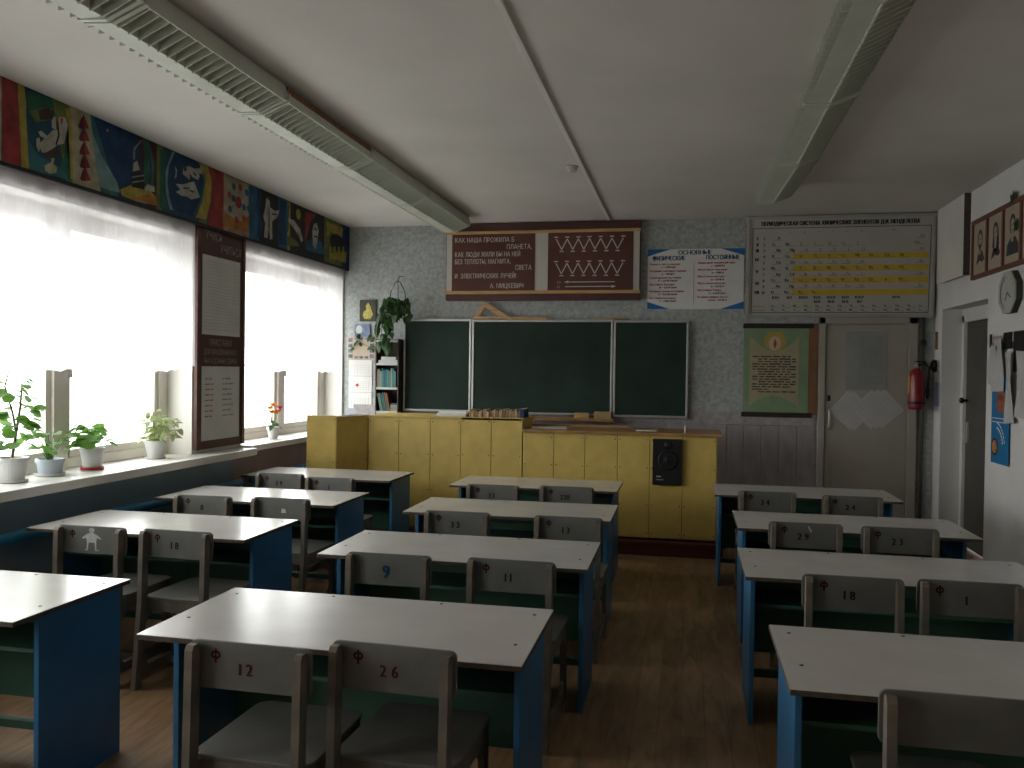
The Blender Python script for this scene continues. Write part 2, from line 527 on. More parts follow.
# front door
d1 = bpy.data.objects.new('door_1', None)
COL.objects.link(d1)
d1.location = (0, YF, 0)
structure(d1, 'cream painted door in the front wall with papers pinned to it', 'door')
mb = MB().box(1.345, 1.41, -0.05, 0, 0, 2.26).box(2.215, 2.30, -0.05, 0, 0, 2.26).box(1.345, 2.30, -0.05, 0, 2.19, 2.26)
obj('door_frame', mb, M_cream, d1, bevel=0.006)
obj('door_leaf', MB().box(1.415, 2.21, -0.022, 0, 0.01, 2.185), M_cream, d1, bevel=0.003)
obj('door_handle', MB().tube([(1.455, -0.03, 1.30), (1.455, -0.06, 1.27), (1.455, -0.06, 1.13), (1.455, -0.03, 1.10)], 0.009, 8), M_whitepaint, d1, smooth=True)
obj('keyhole_plate', MB().box(1.44, 1.47, -0.027, -0.02, 1.39, 1.45), M_black, d1)

# windows: outer frame, mullions, casement rails, one pane per bay
def window(n, a, b, mull):
    w = bpy.data.objects.new('window_%d' % n, None)
    COL.objects.link(w)
    w.location = (-4.21, 0, WZ0)
    structure(w, ['', 'wide white window behind the long tulle curtain', 'far white window next to the blackboard wall', 'white window beside the back of the room'][n], 'window')
    h = WZ1 - WZ0
    mb = MB().box(-0.05, 0.05, a, b, 0, 0.07).box(-0.05, 0.05, a, b, h - 0.07, h)
    obj('window_frame', mb.box(-0.05, 0.05, a, a + 0.09, 0.07, h - 0.07).box(-0.05, 0.05, b - 0.11, b, 0.07, h - 0.07), M_frame, w, bevel=0.006)
    cuts = [a + 0.09] + mull + [b - 0.11]
    for m in mull:
        obj('mullion', MB().box(-0.05, 0.06, m - 0.07, m + 0.07, 0.07, h - 0.07), M_frame, w, bevel=0.008)
    for i in range(len(cuts) - 1):
        y0 = cuts[i] + (0.07 if i else 0)
        y1 = cuts[i + 1] - (0.07 if i < len(cuts) - 2 else 0)
        s = MB()
        for (p, q, r, t) in ((y0, y0 + 0.045, 0.07, h - 0.07), (y1 - 0.045, y1, 0.07, h - 0.07), (y0, y1, 0.07, 0.125), (y0, y1, h - 0.12, h - 0.07)):
            s.box(-0.03, 0.035, p, q, r, t)
        obj('casement', s, M_frame, w, bevel=0.004)
        obj('pane', MB().box(-0.002, 0.002, y0 + 0.04, y1 - 0.04, 0.12, h - 0.115), M_glass, w)
        obj('window_latch', MB().box(0.035, 0.06, y0 + 0.015, y0 + 0.04, 0.62, 0.74), M_whitepaint, w, bevel=0.004)
    return w
window(1, *WIN[1], [3.89, 5.03])
window(2, *WIN[2], [8.23])
window(3, *WIN[3], [0.43])

# sills
structure(obj('trim_1', MB().box(-4.24, -3.72, 2.45, 6.93, 0.885, 0.945), M_whitepaint, bevel=0.008), 'white window sill carrying the row of potted plants', 'sill')
structure(obj('trim_2', MB().box(-4.24, -3.80, 6.97, 9.34, 0.905, 0.96), M_whitepaint, bevel=0.008), 'white sill of the far window beside the yellow counter', 'sill')

structure(obj('trim_4', MB().box(-4.24, -3.72, -1.1, 1.95, 0.885, 0.945), M_whitepaint, bevel=0.008), 'white sill of the window at the back of the room', 'sill')

# blue heating pipes below the sills
def heater(a, b, label):
    t = thing('heating_pipes', label, 'radiator', (-3.84, a, 0))
    L = b - a
    for z in (0.645, 0.30):
        obj('pipe', MB().tube([(0, 0, z), (0, L, z)], 0.034, 14), M_bluepipe, t, smooth=True)
    for y in (0.1, L - 0.1):
        obj('riser', MB().tube([(0, y, 0.30), (0, y, 0.645)], 0.018, 10), M_bluepipe, t, smooth=True)
    for y in (0.35, L / 2, L - 0.35):
        obj('bracket', MB().box(-0.09, 0.0, y - 0.012, y + 0.012, 0.60, 0.62).box(-0.01, 0.01, y - 0.012, y + 0.012, 0, 0.30), M_bluepipe, t)
    obj('back_plate', MB().box(-0.085, -0.075, 0.0, L, 0.08, 0.60), mat('grey_blue_plate', (0.32, 0.37, 0.41), 0.5, 0.1, 3.0), t)
heater(2.75, 6.85, 'blue heating pipes under the sill with the potted plants')
heater(7.05, 9.2, 'blue heating pipes under the far window sill')

# ceiling: cable conduit and smoke detector
cd = tag(obj('cable_conduit', MB().box(-0.86, -0.828, YB, 9.2, ZC - 0.018, ZC), M_whitepaint, bevel=0.003), 'thin white cable conduit running along the middle of the ceiling', 'conduit')
sd = thing('smoke_detector', 'small round cream smoke detector on the ceiling beside the conduit', 'detector', (-0.93, 6.82, ZC), (PI, 0, 0))
obj('base', MB().lathe([(0.05, 0), (0.05, 0.012), (0.045, 0.016)], 24), M_cardcream, sd, smooth=True)
obj('sensor_head', MB().lathe([(0.04, 0.016), (0.042, 0.03), (0.03, 0.042), (0.012, 0.046)], 24), M_cardcream, sd, smooth=True)

# ------------------------------------------------------------------ ceiling lamps
BL = MB().prism([(-0.150, 0.0), (-0.115, 0.0008), (-0.012, 0.003), (0.0, -0.013), (0.157, 0.060), (0.15, 0.095), (-0.145, 0.095)], 'y', -0.004, 0.004).mesh('louver_blade', M_louver)
def lamp(x, y0, y1, label, tilt=0.0, rust=False):
    L = y1 - y0
    t = thing('ceiling_lamp', label, 'ceiling lamp', (x, (y0 + y1) / 2, 3.145), (0, 0, tilt), 'louvred ceiling lamps')
    h = L / 2
    obj('housing', MB().prism([(-0.11, 0.10), (0.14, 0.10), (0.10, ZC - 3.145), (-0.07, ZC - 3.145)], 'y', -h + 0.01, h - 0.01), M_housing, t)
    obj('bottom_plate', MB().box(-0.115, 0.0, -h, h, 0.0, 0.004), M_louver, t)
    obj('ridge_rail', MB().prism([(-0.004, -0.007), (0.004, -0.007), (0.004, 0.03), (-0.004, 0.03)], 'y', -h, h), M_louver, t)
    obj('side_band', MB().box(0.157, 0.163, -h, h, 0.056, 0.135), M_louver, t)
    obj('side_rail', MB().box(0.150, 0.158, -h, h, 0.135, 0.15), M_rust if rust else M_housing, t)
    if rust:
        obj('rust_strip', MB().box(0.163, 0.166, -h, h, 0.108, 0.136), M_rust, t)
    obj('side_rail', MB().box(-0.122, -0.115, -h, h, 0.05, 0.11), M_louver, t)
    n = int(L / 0.068)
    for k in range(n):
        obj('louver_blade', BL, None, t, (0, -h + (k + 0.5) * L / n, 0))
    for s in (-1, 1):
        obj('end_strap', MB().prism([(-0.135, -0.003), (0.0, -0.011), (0.17, 0.06), (0.17, 0.11), (-0.135, 0.11)], 'y', s * h - 0.013, s * h + 0.013), M_louver, t, bevel=0.002)
    for s in (-0.5, 0.5):
        obj('tube_lamp', MB().tube([(s * 0.09, -h + 0.05, 0.085), (s * 0.09, h - 0.05, 0.085)], 0.012, 10), M_whitepaint, t, smooth=True)
    return t
left_names = ['window-side louvred ceiling lamp nearest the camera, mostly cut off at the top edge',
              'second louvred ceiling lamp from the camera in the window-side row',
              'middle louvred ceiling lamp of the window-side row, with a rust-brown edge strip',
              'second louvred ceiling lamp from the blackboard in the window-side row',
              'window-side louvred ceiling lamp closest to the brown quotation panel']
for k, (a, b) in enumerate([(1.92, 3.24), (3.28, 4.57), (4.61, 5.93), (5.97, 7.33), (7.37, 8.82)]):
    lamp(-2.46, a, b, left_names[k], 0.0, k in (2,))
right_names = ['door-side louvred ceiling lamp mostly above the top edge of the picture',
               'door-side louvred ceiling lamp running out of the top edge',
               'second louvred ceiling lamp from the periodic table, door-side row',
               'door-side louvred ceiling lamp closest to the periodic table, slightly askew']
for k, (a, b) in enumerate([(2.2, 3.55), (3.6, 4.93), (4.97, 6.3), (6.35, 7.72)]):
    lm_ = lamp(0.745 - (0.015 if k == 3 else 0), a, b, right_names[k], 0.03 if k == 3 else 0.0)
obj('end_clip', MB().box(-0.09, -0.06, 0.685, 0.74, 0.03, 0.05), M_black, lm_)

# ------------------------------------------------------------------ tulle curtains
def curtain(y0, y1, label, seed):
    rnd = random.Random(seed)
    ny, nz = int((y1 - y0) / 0.012), 26
    ph = [rnd.uniform(0, 6.28) for _ in range(6)]
    mb = MB()
    def g(y, t):
        s = math.sin(y * 31 + ph[0] + 1.3 * math.sin(y * 3.1 + ph[1])) * 0.008 + math.sin(y * 13 + ph[2]) * 0.006
        return s * (0.55 + 0.45 * t)
    vs, fs = [], []
    for i in range(ny + 1):
        y = y0 + (y1 - y0) * i / ny
        hem = 1.635 + 0.022 * math.sin(y * 5.6 + ph[3]) + 0.012 * abs(math.sin(y * 22))
        for j in range(nz + 1):
            t = j / nz
            z = 2.90 + (hem - 2.90) * t
            vs.append((-3.912 + g(y, t), y + 0.006 * math.sin(z * 2 + y * 9), z))
    for i in range(ny):
        for j in range(nz):
            a = i * (nz + 1) + j
            fs.append((a, a + 1, a + nz + 2, a + nz + 1))
    c = obj('tulle_curtain', MB().add(vs, fs), M_tulle)
    c.data.polygons.foreach_set('use_smooth', [True] * len(c.data.polygons))
    return tag(c, label, 'curtain')
curtain(2.5, 6.24, 'long white tulle curtain over the near window behind the geraniums', 3)
curtain(7.035, 9.25, 'white tulle curtain over the far window beside the brown stand', 5)
curtain(-1.1, 1.9, 'white tulle curtain at the window by the back of the room', 8)

# ------------------------------------------------------------------ painted frieze over the windows
PAINT = {n: mat('frieze_' + n, tuple(0.66 * v for v in c), 0.6, 0.32, 9.0, spec=0.2) for n, c in dict(
    cream=(0.47, 0.42, 0.28), red=(0.34, 0.045, 0.045), yellow=(0.46, 0.36, 0.07), deepblue=(0.022, 0.085, 0.15), olive=(0.17, 0.20, 0.055),
    teal=(0.04, 0.17, 0.19), navy=(0.016, 0.055, 0.15), maroon=(0.09, 0.025, 0.035), peach=(0.46, 0.27, 0.16), blue=(0.03, 0.14, 0.27),
    dark=(0.028, 0.03, 0.032), brown=(0.09, 0.05, 0.035), white=(0.52, 0.50, 0.43), darkred=(0.12, 0.02, 0.025), paleteal=(0.22, 0.36, 0.36),
    orange=(0.45, 0.20, 0.05), grey=(0.30, 0.30, 0.28), green=(0.03, 0.15, 0.09), brightred=(0.50, 0.07, 0.05)).items()}
FRIEZE_POLY = [
    (0, 'cream', [(4.084, 0.0), (4.176, 0.0), (4.176, 1.0), (4.084, 1.0)]),
    (0, 'red', [(4.184, 0.0), (4.325, 0.0), (4.31, 1.0), (4.176, 1.0)]),
    (0, 'yellow', [(4.325, 0.0), (4.387, 0.0), (4.348, 1.0), (4.295, 1.0)]),
    (0, 'deepblue', [(4.387, 0.0), (4.73, 0.0), (4.574, 1.0), (4.348, 1.0)]),
    (0, 'olive', [(4.694, 0.0), (4.766, 0.0), (4.73, 1.0), (4.574, 1.0)]),
    (0, 'cream', [(4.757, 0.0), (5.021, 0.0), (4.914, 1.0), (4.721, 1.0)]),
    (0, 'teal', [(5.021, 0.0), (5.226, 0.0), (4.953, 1.0), (4.914, 1.0)]),
    (0, 'navy', [(5.205, 0.0), (5.55, 0.0), (5.434, 1.0), (4.943, 1.0)]),
    (0, 'maroon', [(5.526, 0.0), (5.633, 0.0), (5.633, 1.0), (5.412, 1.0)]),
    (0, 'olive', [(5.633, 0.0), (5.707, 0.0), (5.707, 1.0), (5.633, 1.0)]),
    (0, 'deepblue', [(5.707, 0.0), (6.199, 0.0), (6.199, 1.0), (5.707, 1.0)]),
    (0, 'olive', [(6.199, 0.0), (6.316, 0.0), (6.345, 1.0), (6.171, 1.0)]),
    (0, 'red', [(6.331, 0.0), (6.577, 0.0), (6.577, 1.0), (6.331, 1.0)]),
    (0, 'peach', [(6.561, 0.0), (7.015, 0.0), (7.015, 1.0), (6.561, 1.0)]),
    (0, 'blue', [(6.997, 0.0), (7.217, 0.0), (7.217, 1.0), (6.997, 1.0)]),
    (0, 'dark', [(7.179, 0.0), (7.591, 0.0), (7.591, 1.0), (7.179, 1.0)]),
    (0, 'blue', [(7.55, 0.0), (7.759, 0.0), (7.759, 1.0), (7.55, 1.0)]),
    (0, 'yellow', [(7.738, 0.0), (7.824, 0.0), (7.824, 1.0), (7.738, 1.0)]),
    (0, 'dark', [(7.802, 0.0), (8.634, 0.0), (8.634, 1.0), (7.802, 1.0)]),
    (0, 'olive', [(8.608, 0.0), (9.158, 0.0), (9.158, 1.0), (8.608, 1.0)]),
    (0, 'navy', [(9.1, 0.0), (9.488, 0.0), (9.488, 1.0), (9.1, 1.0)]),
    (1, 'yellow', [(4.292, 0.947), (4.344, 0.973), (4.359, 0.771), (4.351, 0.552), (4.374, 0.354), (4.366, 0.189), (4.389, 0.016), (4.329, 0.006), (4.314, 0.262), (4.321, 0.505), (4.299, 0.702)]),
    (1, 'teal', [(4.366, 0.376), (4.467, 0.197), (4.63, 0.157), (4.75, 0.029), (4.389, -0.006)]),
    (1, 'olive', [(4.374, 0.715), (4.467, 0.807), (4.572, 0.867), (4.58, 0.734), (4.436, 0.61)]),
    (2, 'brown', [(4.451, 0.769), (4.531, 0.852), (4.58, 0.831), (4.572, 0.729), (4.467, 0.658)]),
    (2, 'white', [(4.491, 0.416), (4.572, 0.591), (4.613, 0.618), (4.613, 0.729), (4.63, 0.796), (4.681, 0.816), (4.707, 0.735), (4.689, 0.584), (4.672, 0.475), (4.613, 0.424), (4.539, 0.282), (4.483, 0.261), (4.459, 0.355)]),
    (2, 'white', [(4.56, 0.762), (4.597, 0.773), (4.605, 0.613), (4.567, 0.616)]),
    (2, 'brown', [(4.507, 0.262), (4.613, 0.411), (4.627, 0.322), (4.564, 0.223)]),
    (2, 'cream', [(4.507, 0.112), (4.567, 0.181), (4.613, 0.134), (4.605, 0.06), (4.547, 0.027), (4.512, 0.047)]),
    (3, 'cream', [(4.56, 0.227), (4.588, 0.243), (4.577, 0.168), (4.56, 0.158)]),
    (2, 'red', [(4.848, 0.964), (4.9, 0.802), (4.848, 0.77)]),
    (2, 'darkred', [(4.798, 0.772), (4.816, 0.863), (4.848, 0.964), (4.848, 0.77), (4.812, 0.752)]),
    (2, 'red', [(4.854, 0.802), (4.905, 0.639), (4.854, 0.607)]),
    (2, 'darkred', [(4.803, 0.61), (4.821, 0.701), (4.854, 0.802), (4.854, 0.607), (4.818, 0.591)]),
    (2, 'red', [(4.858, 0.621), (4.909, 0.456), (4.858, 0.426)]),
    (2, 'darkred', [(4.807, 0.43), (4.825, 0.521), (4.858, 0.621), (4.858, 0.426), (4.821, 0.41)]),
    (2, 'red', [(4.863, 0.444), (4.915, 0.278), (4.863, 0.249)]),
    (2, 'darkred', [(4.812, 0.254), (4.83, 0.344), (4.863, 0.444), (4.863, 0.249), (4.827, 0.234)]),
    (2, 'red', [(4.867, 0.274), (4.918, 0.107), (4.867, 0.079)]),
    (2, 'darkred', [(4.816, 0.085), (4.834, 0.175), (4.867, 0.274), (4.867, 0.079), (4.83, 0.065)]),
    (1, 'paleteal', [(4.913, 0.955), (4.941, 0.741), (5.027, 0.502), (5.186, 0.204), (5.216, 0.07), (5.105, 0.059), (5.017, 0.057), (4.969, 0.352)]),
    (1, 'yellow', [(5.216, 0.115), (5.354, 0.255), (5.531, 0.258), (5.631, 0.18), (5.631, 0.048), (5.397, 0.022), (5.237, 0.036)]),
    (2, 'orange', [(5.354, 0.047), (5.531, 0.195), (5.631, 0.18), (5.631, 0.048)]),
    (2, 'dark', [(5.328, 0.4), (5.464, 0.502), (5.486, 0.359), (5.482, 0.233), (5.343, 0.21)]),
    (3, 'cream', [(5.354, 0.566), (5.397, 0.621), (5.424, 0.497), (5.345, 0.433)]),
    (3, 'white', [(5.482, 0.264), (5.52, 0.33), (5.601, 0.323), (5.601, 0.244), (5.486, 0.22)]),
    (2, 'grey', [(5.354, 0.612), (5.358, 0.782), (5.441, 0.953), (5.455, 0.949), (5.375, 0.777), (5.371, 0.621)]),
    (3, 'white', [(5.066, 0.892), (5.081, 0.902), (5.085, 0.866), (5.071, 0.857)]),
    (1, 'green', [(5.464, 0.997), (5.531, 0.968), (5.554, 0.519), (5.531, 0.195), (5.475, 0.353), (5.482, 0.698)]),
    (1, 'paleteal', [(5.821, 0.981), (5.857, 0.981), (5.779, 0.74), (5.762, 0.443), (5.804, 0.174), (5.841, 0.062), (5.796, 0.058), (5.742, 0.305), (5.737, 0.622)]),
    (1, 'navy', [(5.867, 0.986), (6.049, 1.012), (6.2, 0.956), (6.27, 0.721), (6.228, 0.398), (6.13, 0.055), (5.854, 0.068), (5.804, 0.206), (5.772, 0.448), (5.791, 0.746)]),
    (1, 'yellow', [(6.186, 0.982), (6.313, 0.996), (6.372, 0.769), (6.363, 0.424), (6.299, 0.084), (6.144, 0.061), (6.228, 0.365), (6.276, 0.724), (6.256, 0.917)]),
    (2, 'white', [(5.97, 0.806), (6.049, 0.863), (6.158, 0.851), (6.2, 0.772), (6.172, 0.691), (6.076, 0.711), (6.049, 0.632), (6.009, 0.662), (5.957, 0.695)]),
    (2, 'white', [(5.867, 0.494), (5.97, 0.528), (6.049, 0.599), (6.117, 0.641), (6.158, 0.534), (6.2, 0.419), (6.158, 0.384), (6.076, 0.33), (6.023, 0.355), (5.944, 0.336), (5.867, 0.365), (5.931, 0.427)]),
    (2, 'cream', [(5.854, 0.763), (5.887, 0.731), (5.879, 0.598), (5.847, 0.565), (5.867, 0.672)]),
    (2, 'cream', [(6.2, 0.956), (6.256, 0.951), (6.248, 0.812), (6.208, 0.809)]),
    (1, 'orange', [(6.552, 0.28), (6.694, 0.285), (6.858, 0.296), (6.977, 0.397), (6.995, 0.096), (6.552, 0.082)]),
    (1, 'cream', [(6.568, 0.983), (6.726, 0.969), (7.012, 0.972), (6.977, 0.397), (6.858, 0.261), (6.726, 0.262), (6.568, 0.339)]),
    (2, 'grey', [(6.798, 0.59), (6.798, 0.561), (6.72, 0.811), (6.72, 0.839)]),
    (2, 'grey', [(6.798, 0.59), (6.798, 0.561), (6.825, 0.847), (6.825, 0.875)]),
    (2, 'grey', [(6.798, 0.59), (6.798, 0.561), (6.936, 0.798), (6.936, 0.827)]),
    (2, 'grey', [(6.798, 0.59), (6.798, 0.561), (6.646, 0.638), (6.646, 0.666)]),
    (2, 'grey', [(6.798, 0.59), (6.798, 0.561), (6.713, 0.596), (6.713, 0.624)]),
    (2, 'grey', [(6.798, 0.59), (6.798, 0.561), (6.656, 0.389), (6.656, 0.417)]),
    (2, 'grey', [(6.798, 0.59), (6.798, 0.561), (6.892, 0.51), (6.892, 0.539)]),
    (2, 'grey', [(6.798, 0.59), (6.798, 0.561), (6.977, 0.52), (6.977, 0.549)]),
    (2, 'grey', [(6.798, 0.59), (6.798, 0.561), (6.765, 0.235), (6.765, 0.264)]),
    (2, 'grey', [(6.798, 0.59), (6.798, 0.561), (6.892, 0.306), (6.892, 0.334)]),
    (1, 'blue', [(6.977, 0.957), (7.065, 0.977), (7.136, 0.972), (7.1, 0.664), (7.154, 0.428), (7.129, 0.089), (6.995, 0.096), (7.012, 0.41), (6.977, 0.65)]),
    (1, 'navy', [(7.136, 0.972), (7.227, 0.966), (7.19, 0.626), (7.238, 0.349), (7.209, 0.073), (7.136, 0.073), (7.165, 0.469), (7.118, 0.671)]),
    (2, 'white', [(7.301, 0.875), (7.366, 0.883), (7.377, 0.719), (7.474, 0.681), (7.533, 0.742), (7.561, 0.714), (7.513, 0.564), (7.416, 0.452), (7.427, 0.118), (7.377, 0.094), (7.358, 0.319), (7.328, 0.103), (7.264, 0.099), (7.283, 0.366), (7.245, 0.5), (7.283, 0.663)]),
    (3, 'brown', [(7.294, 0.872), (7.331, 0.917), (7.381, 0.889), (7.366, 0.838)]),
    (1, 'navy', [(7.573, 0.947), (7.716, 0.946), (7.674, 0.623), (7.724, 0.372), (7.707, 0.077), (7.561, 0.068), (7.533, 0.381), (7.561, 0.695)]),
    (2, 'white', [(7.757, 0.653), (7.885, 0.641), (8.016, 0.51), (8.083, 0.296), (8.038, 0.242), (7.972, 0.378), (7.842, 0.509), (7.749, 0.573)]),
    (1, 'olive', [(7.724, 0.295), (7.885, 0.271), (8.016, 0.156), (7.736, 0.083)]),
    (1, 'red', [(8.129, 0.926), (8.387, 0.958), (8.268, 0.755), (8.175, 0.364), (8.142, 0.135)]),
    (2, 'white', [(8.339, 0.74), (8.411, 0.784), (8.46, 0.618), (8.426, 0.363), (8.387, 0.189), (8.315, 0.288), (8.301, 0.566)]),
    (1, 'blue', [(8.175, 0.305), (8.339, 0.437), (8.534, 0.417), (8.635, 0.139), (8.175, 0.125)]),
    (1, 'yellow', [(8.66, 0.91), (9.117, 0.911), (9.089, 0.648), (8.79, 0.724), (8.676, 0.563)]),
    (1, 'yellow', [(8.79, 0.224), (9.231, 0.39), (9.202, 0.125), (8.79, 0.12)]),
    (1, 'yellow', [(4.689, 0.948), (4.733, 0.949), (4.759, 0.034), (4.733, 0.048), (4.715, 0.403)]),
    (1, 'green', [(4.63, 0.13), (4.733, 0.02), (4.715, 0.403), (4.689, 0.584), (4.707, 0.875), (4.681, 0.327)]),
    (1, 'green', [(4.366, 0.963), (4.572, 0.977), (4.577, 0.884), (4.374, 0.728)]),
    (3, 'dark', [(4.605, 0.737), (4.617, 0.737), (4.63, 0.546), (4.605, 0.414), (4.593, 0.423), (4.613, 0.549)]),
    (3, 'white', [(4.451, 0.499), (4.475, 0.528), (4.523, 0.491), (4.515, 0.445), (4.467, 0.455)]),
    (3, 'white', [(4.436, 0.407), (4.459, 0.436), (4.475, 0.338), (4.455, 0.244), (4.436, 0.313)]),
    (3, 'brightred', [(4.638, 0.787), (4.66, 0.788), (4.65, 0.712), (4.637, 0.717)]),
    (4, 'cream', [(4.491, 0.402), (4.567, 0.547), (4.577, 0.526), (4.502, 0.377)]),
    (3, 'grey', [(5.336, 0.359), (5.475, 0.453), (5.477, 0.429), (5.339, 0.335)]),
    (3, 'grey', [(5.341, 0.285), (5.482, 0.382), (5.482, 0.357), (5.343, 0.261)]),
    (2, 'teal', [(5.504, 0.974), (5.543, 0.956), (5.601, 0.669), (5.589, 0.254), (5.554, 0.269), (5.566, 0.65)]),
    (2, 'teal', [(6.103, 0.11), (6.2, 0.352), (6.248, 0.677), (6.219, 0.899), (6.276, 0.724), (6.236, 0.368), (6.144, 0.061)]),
    (1, 'green', [(5.67, 0.936), (5.742, 0.944), (5.73, 0.65), (5.718, 0.326), (5.767, 0.061), (5.67, 0.033)]),
    (3, 'brown', [(5.965, 0.797), (5.996, 0.836), (6.009, 0.777), (5.975, 0.737)]),
    (3, 'brown', [(6.049, 0.721), (6.071, 0.738), (6.076, 0.655), (6.055, 0.651)]),
    (3, 'navy', [(5.965, 0.483), (6.049, 0.51), (6.049, 0.49), (5.965, 0.456)]),
    (3, 'navy', [(6.049, 0.483), (6.109, 0.478), (6.103, 0.449), (6.049, 0.457)]),
    (3, 'navy', [(6.103, 0.801), (6.147, 0.756), (6.13, 0.734), (6.092, 0.769)]),
    (3, 'white', [(6.103, 0.841), (6.186, 0.899), (6.219, 0.848), (6.172, 0.791)]),
    (3, 'dark', [(7.339, 0.685), (7.354, 0.691), (7.366, 0.322), (7.343, 0.313)]),
    (3, 'dark', [(7.416, 0.621), (7.513, 0.639), (7.505, 0.614), (7.412, 0.586)]),
    (3, 'brown', [(7.513, 0.753), (7.553, 0.761), (7.545, 0.72), (7.513, 0.707)]),
    (2, 'green', [(7.736, 0.916), (7.766, 0.911), (7.757, 0.383), (7.732, 0.336)]),
    (3, 'dark', [(8.348, 0.662), (8.416, 0.644), (8.406, 0.608), (8.344, 0.628)]),
    (3, 'dark', [(8.339, 0.497), (8.426, 0.493), (8.416, 0.457), (8.334, 0.464)]),
    (3, 'yellow', [(8.748, 0.378), (8.78, 0.375), (8.769, 0.052), (8.738, 0.06)]),
    (3, 'yellow', [(8.864, 0.412), (8.897, 0.409), (8.886, 0.083), (8.854, 0.091)]),
    (3, 'yellow', [(8.984, 0.447), (9.017, 0.444), (9.006, 0.116), (8.973, 0.124)]),
    (3, 'yellow', [(9.106, 0.483), (9.139, 0.479), (9.128, 0.148), (9.094, 0.156)]),
]
FRIEZE_DISC = [
    (3, 'red', 6.798, 0.575, 0.053, 0.107),
    (3, 'blue', 6.72, 0.825, 0.032, 0.064),
    (3, 'brightred', 6.825, 0.861, 0.033, 0.064),
    (3, 'blue', 6.936, 0.813, 0.034, 0.065),
    (3, 'brightred', 6.646, 0.652, 0.032, 0.063),
    (3, 'blue', 6.713, 0.61, 0.033, 0.064),
    (3, 'blue', 6.656, 0.403, 0.032, 0.063),
    (3, 'blue', 6.892, 0.525, 0.034, 0.065),
    (3, 'blue', 6.977, 0.534, 0.035, 0.065),
    (3, 'brightred', 6.765, 0.249, 0.033, 0.064),
    (3, 'brightred', 6.892, 0.32, 0.034, 0.065),
    (2, 'yellow', 7.972, 0.809, 0.053, 0.11),
    (2, 'dark', 8.951, 0.522, 0.211, 0.194),
]
fr = thing('painted_frieze', 'long painted frieze of space and science scenes above the windows', 'frieze', (-3.875, 0, 2.825))
FH = ZC - 2.826
boards = []
for a, b in ((2.3, 4.083), (4.084, 5.633), (5.633, 7.0), (7.0, 8.634), (8.634, 9.345)):
    boards.append((a, b, obj('board', MB().box(-0.016, 0.0, a + 0.002, b - 0.002, 0, FH), PAINT['navy'], fr)))
def board_at(y):
    return next(o for a, b, o in boards if a <= y <= b)
N_SEEN = len(FRIEZE_POLY)
near_strips = [('cream', 3.95, 4.083), ('deepblue', 3.35, 3.95), ('yellow', 3.22, 3.35), ('red', 2.95, 3.22), ('teal', 2.3, 2.95)]
for c, a, b in near_strips:
    FRIEZE_POLY.append((0, c, [(a, 0.0), (b, 0.0), (b, 1.0), (a, 1.0)]))
for i, (lay, c, pts) in enumerate(FRIEZE_POLY):
    pts = [(min(max(y + (0.03 if i < N_SEEN else 0.0), 2.3), 9.34), min(max(v, 0.0), 1.0)) for y, v in pts]
    x = 0.0008 + lay * 0.0022 + (i % 25) * 0.00007
    o = MB().add([(x, y, v * FH) for y, v in pts], [tuple(range(len(pts)))])
    obj('painted_band' if lay == 0 else 'painted_motif', o, PAINT[c], board_at(sum(p[0] for p in pts) / len(pts)))
for lay, c, y, v, ry, rv in FRIEZE_DISC:
    o = MB().add([(0.0008 + lay * 0.0022 + 0.001, y + 0.03 + ry * math.cos(k * PI / 8), (v + rv * math.sin(k * PI / 8)) * FH) for k in range(16)], [tuple(range(16))])
    obj('painted_ball', o, PAINT[c], board_at(y))
obj('lower_edge_strip', MB().box(-0.018, 0.004, 2.3, 9.345, -0.02, 0.0), PAINT['dark'], fr)

# ------------------------------------------------------------------ flat layouts
def sheet(name, label, cat, loc, rot, w, h, thick, m, group=None, bevel=0.0):
    """an upright flat thing: local x to the right, y up, z out of the wall"""
    t = thing(name, label, cat, loc, rot, group)
    obj('backing', MB().box(0, w, 0, h, 0, thick), m, t, bevel=bevel)
    return t

# brown stand on the pier between the windows
st = sheet('reading_stand', 'tall dark brown stand with two grey sheets on the pier between the windows', 'stand', (XL + 0.003, 6.262, 0.975), LEFT, 0.765, 1.89, 0.022, M_brown)
obj('frame_strip', MB().box(0, 0.045, 0, 1.89, 0.022, 0.034).box(0.72, 0.765, 0, 1.89, 0.022, 0.034), mat('worn_brown_strip', (0.10, 0.046, 0.034), 0.6, 0.35, 9), st, bevel=0.003)
M_sheet = mat('grey_typed_sheet', (0.58, 0.58, 0.555), 0.75, 0.06, 5)
for nm, v0, v1, kind in (('typed_sheet', 0.955, 1.615, 0), ('prefix_sheet', 0.07, 0.69, 1)):
    s = obj(nm, MB().box(0.085, 0.685, v0, v1, 0.022, 0.025), M_sheet, st)
    rnd = random.Random(4)
    if kind == 0:
        p = MB()
        for k in range(22):
            scribble(p, 0.11, 0.66 - (0.2 if k % 7 == 6 else 0), v1 - 0.05 - k * 0.027, 0.008, 0.026, rnd)
        obj('print', p, mat('faint_grey_print', (0.44, 0.45, 0.43), 0.8, 0.05), s)
    else:
        a, b = MB(), MB()
        for k in range(8):
            scribble(a, 0.13, 0.26, v1 - 0.11 - k * 0.045, 0.017, 0.026, rnd)
            scribble(b, 0.40, 0.55 + 0.03 * (k % 2), v1 - 0.11 - k * 0.045, 0.017, 0.026, rnd)
        obj('red_print', a, mat('faded_red_print', (0.36, 0.16, 0.16), 0.7, 0.1), s)
        obj('dark_print', b, mat('faded_dark_print', (0.27, 0.26, 0.25), 0.7, 0.1), s)
p = MB()
letters(p, 'УЧИСЬ', 0.13, 1.75, 0.075, sx=0.75, z=0.024)
letters(p, 'УЧИТЬСЯ', 0.36, 1.66, 0.075, sx=0.7, z=0.024)
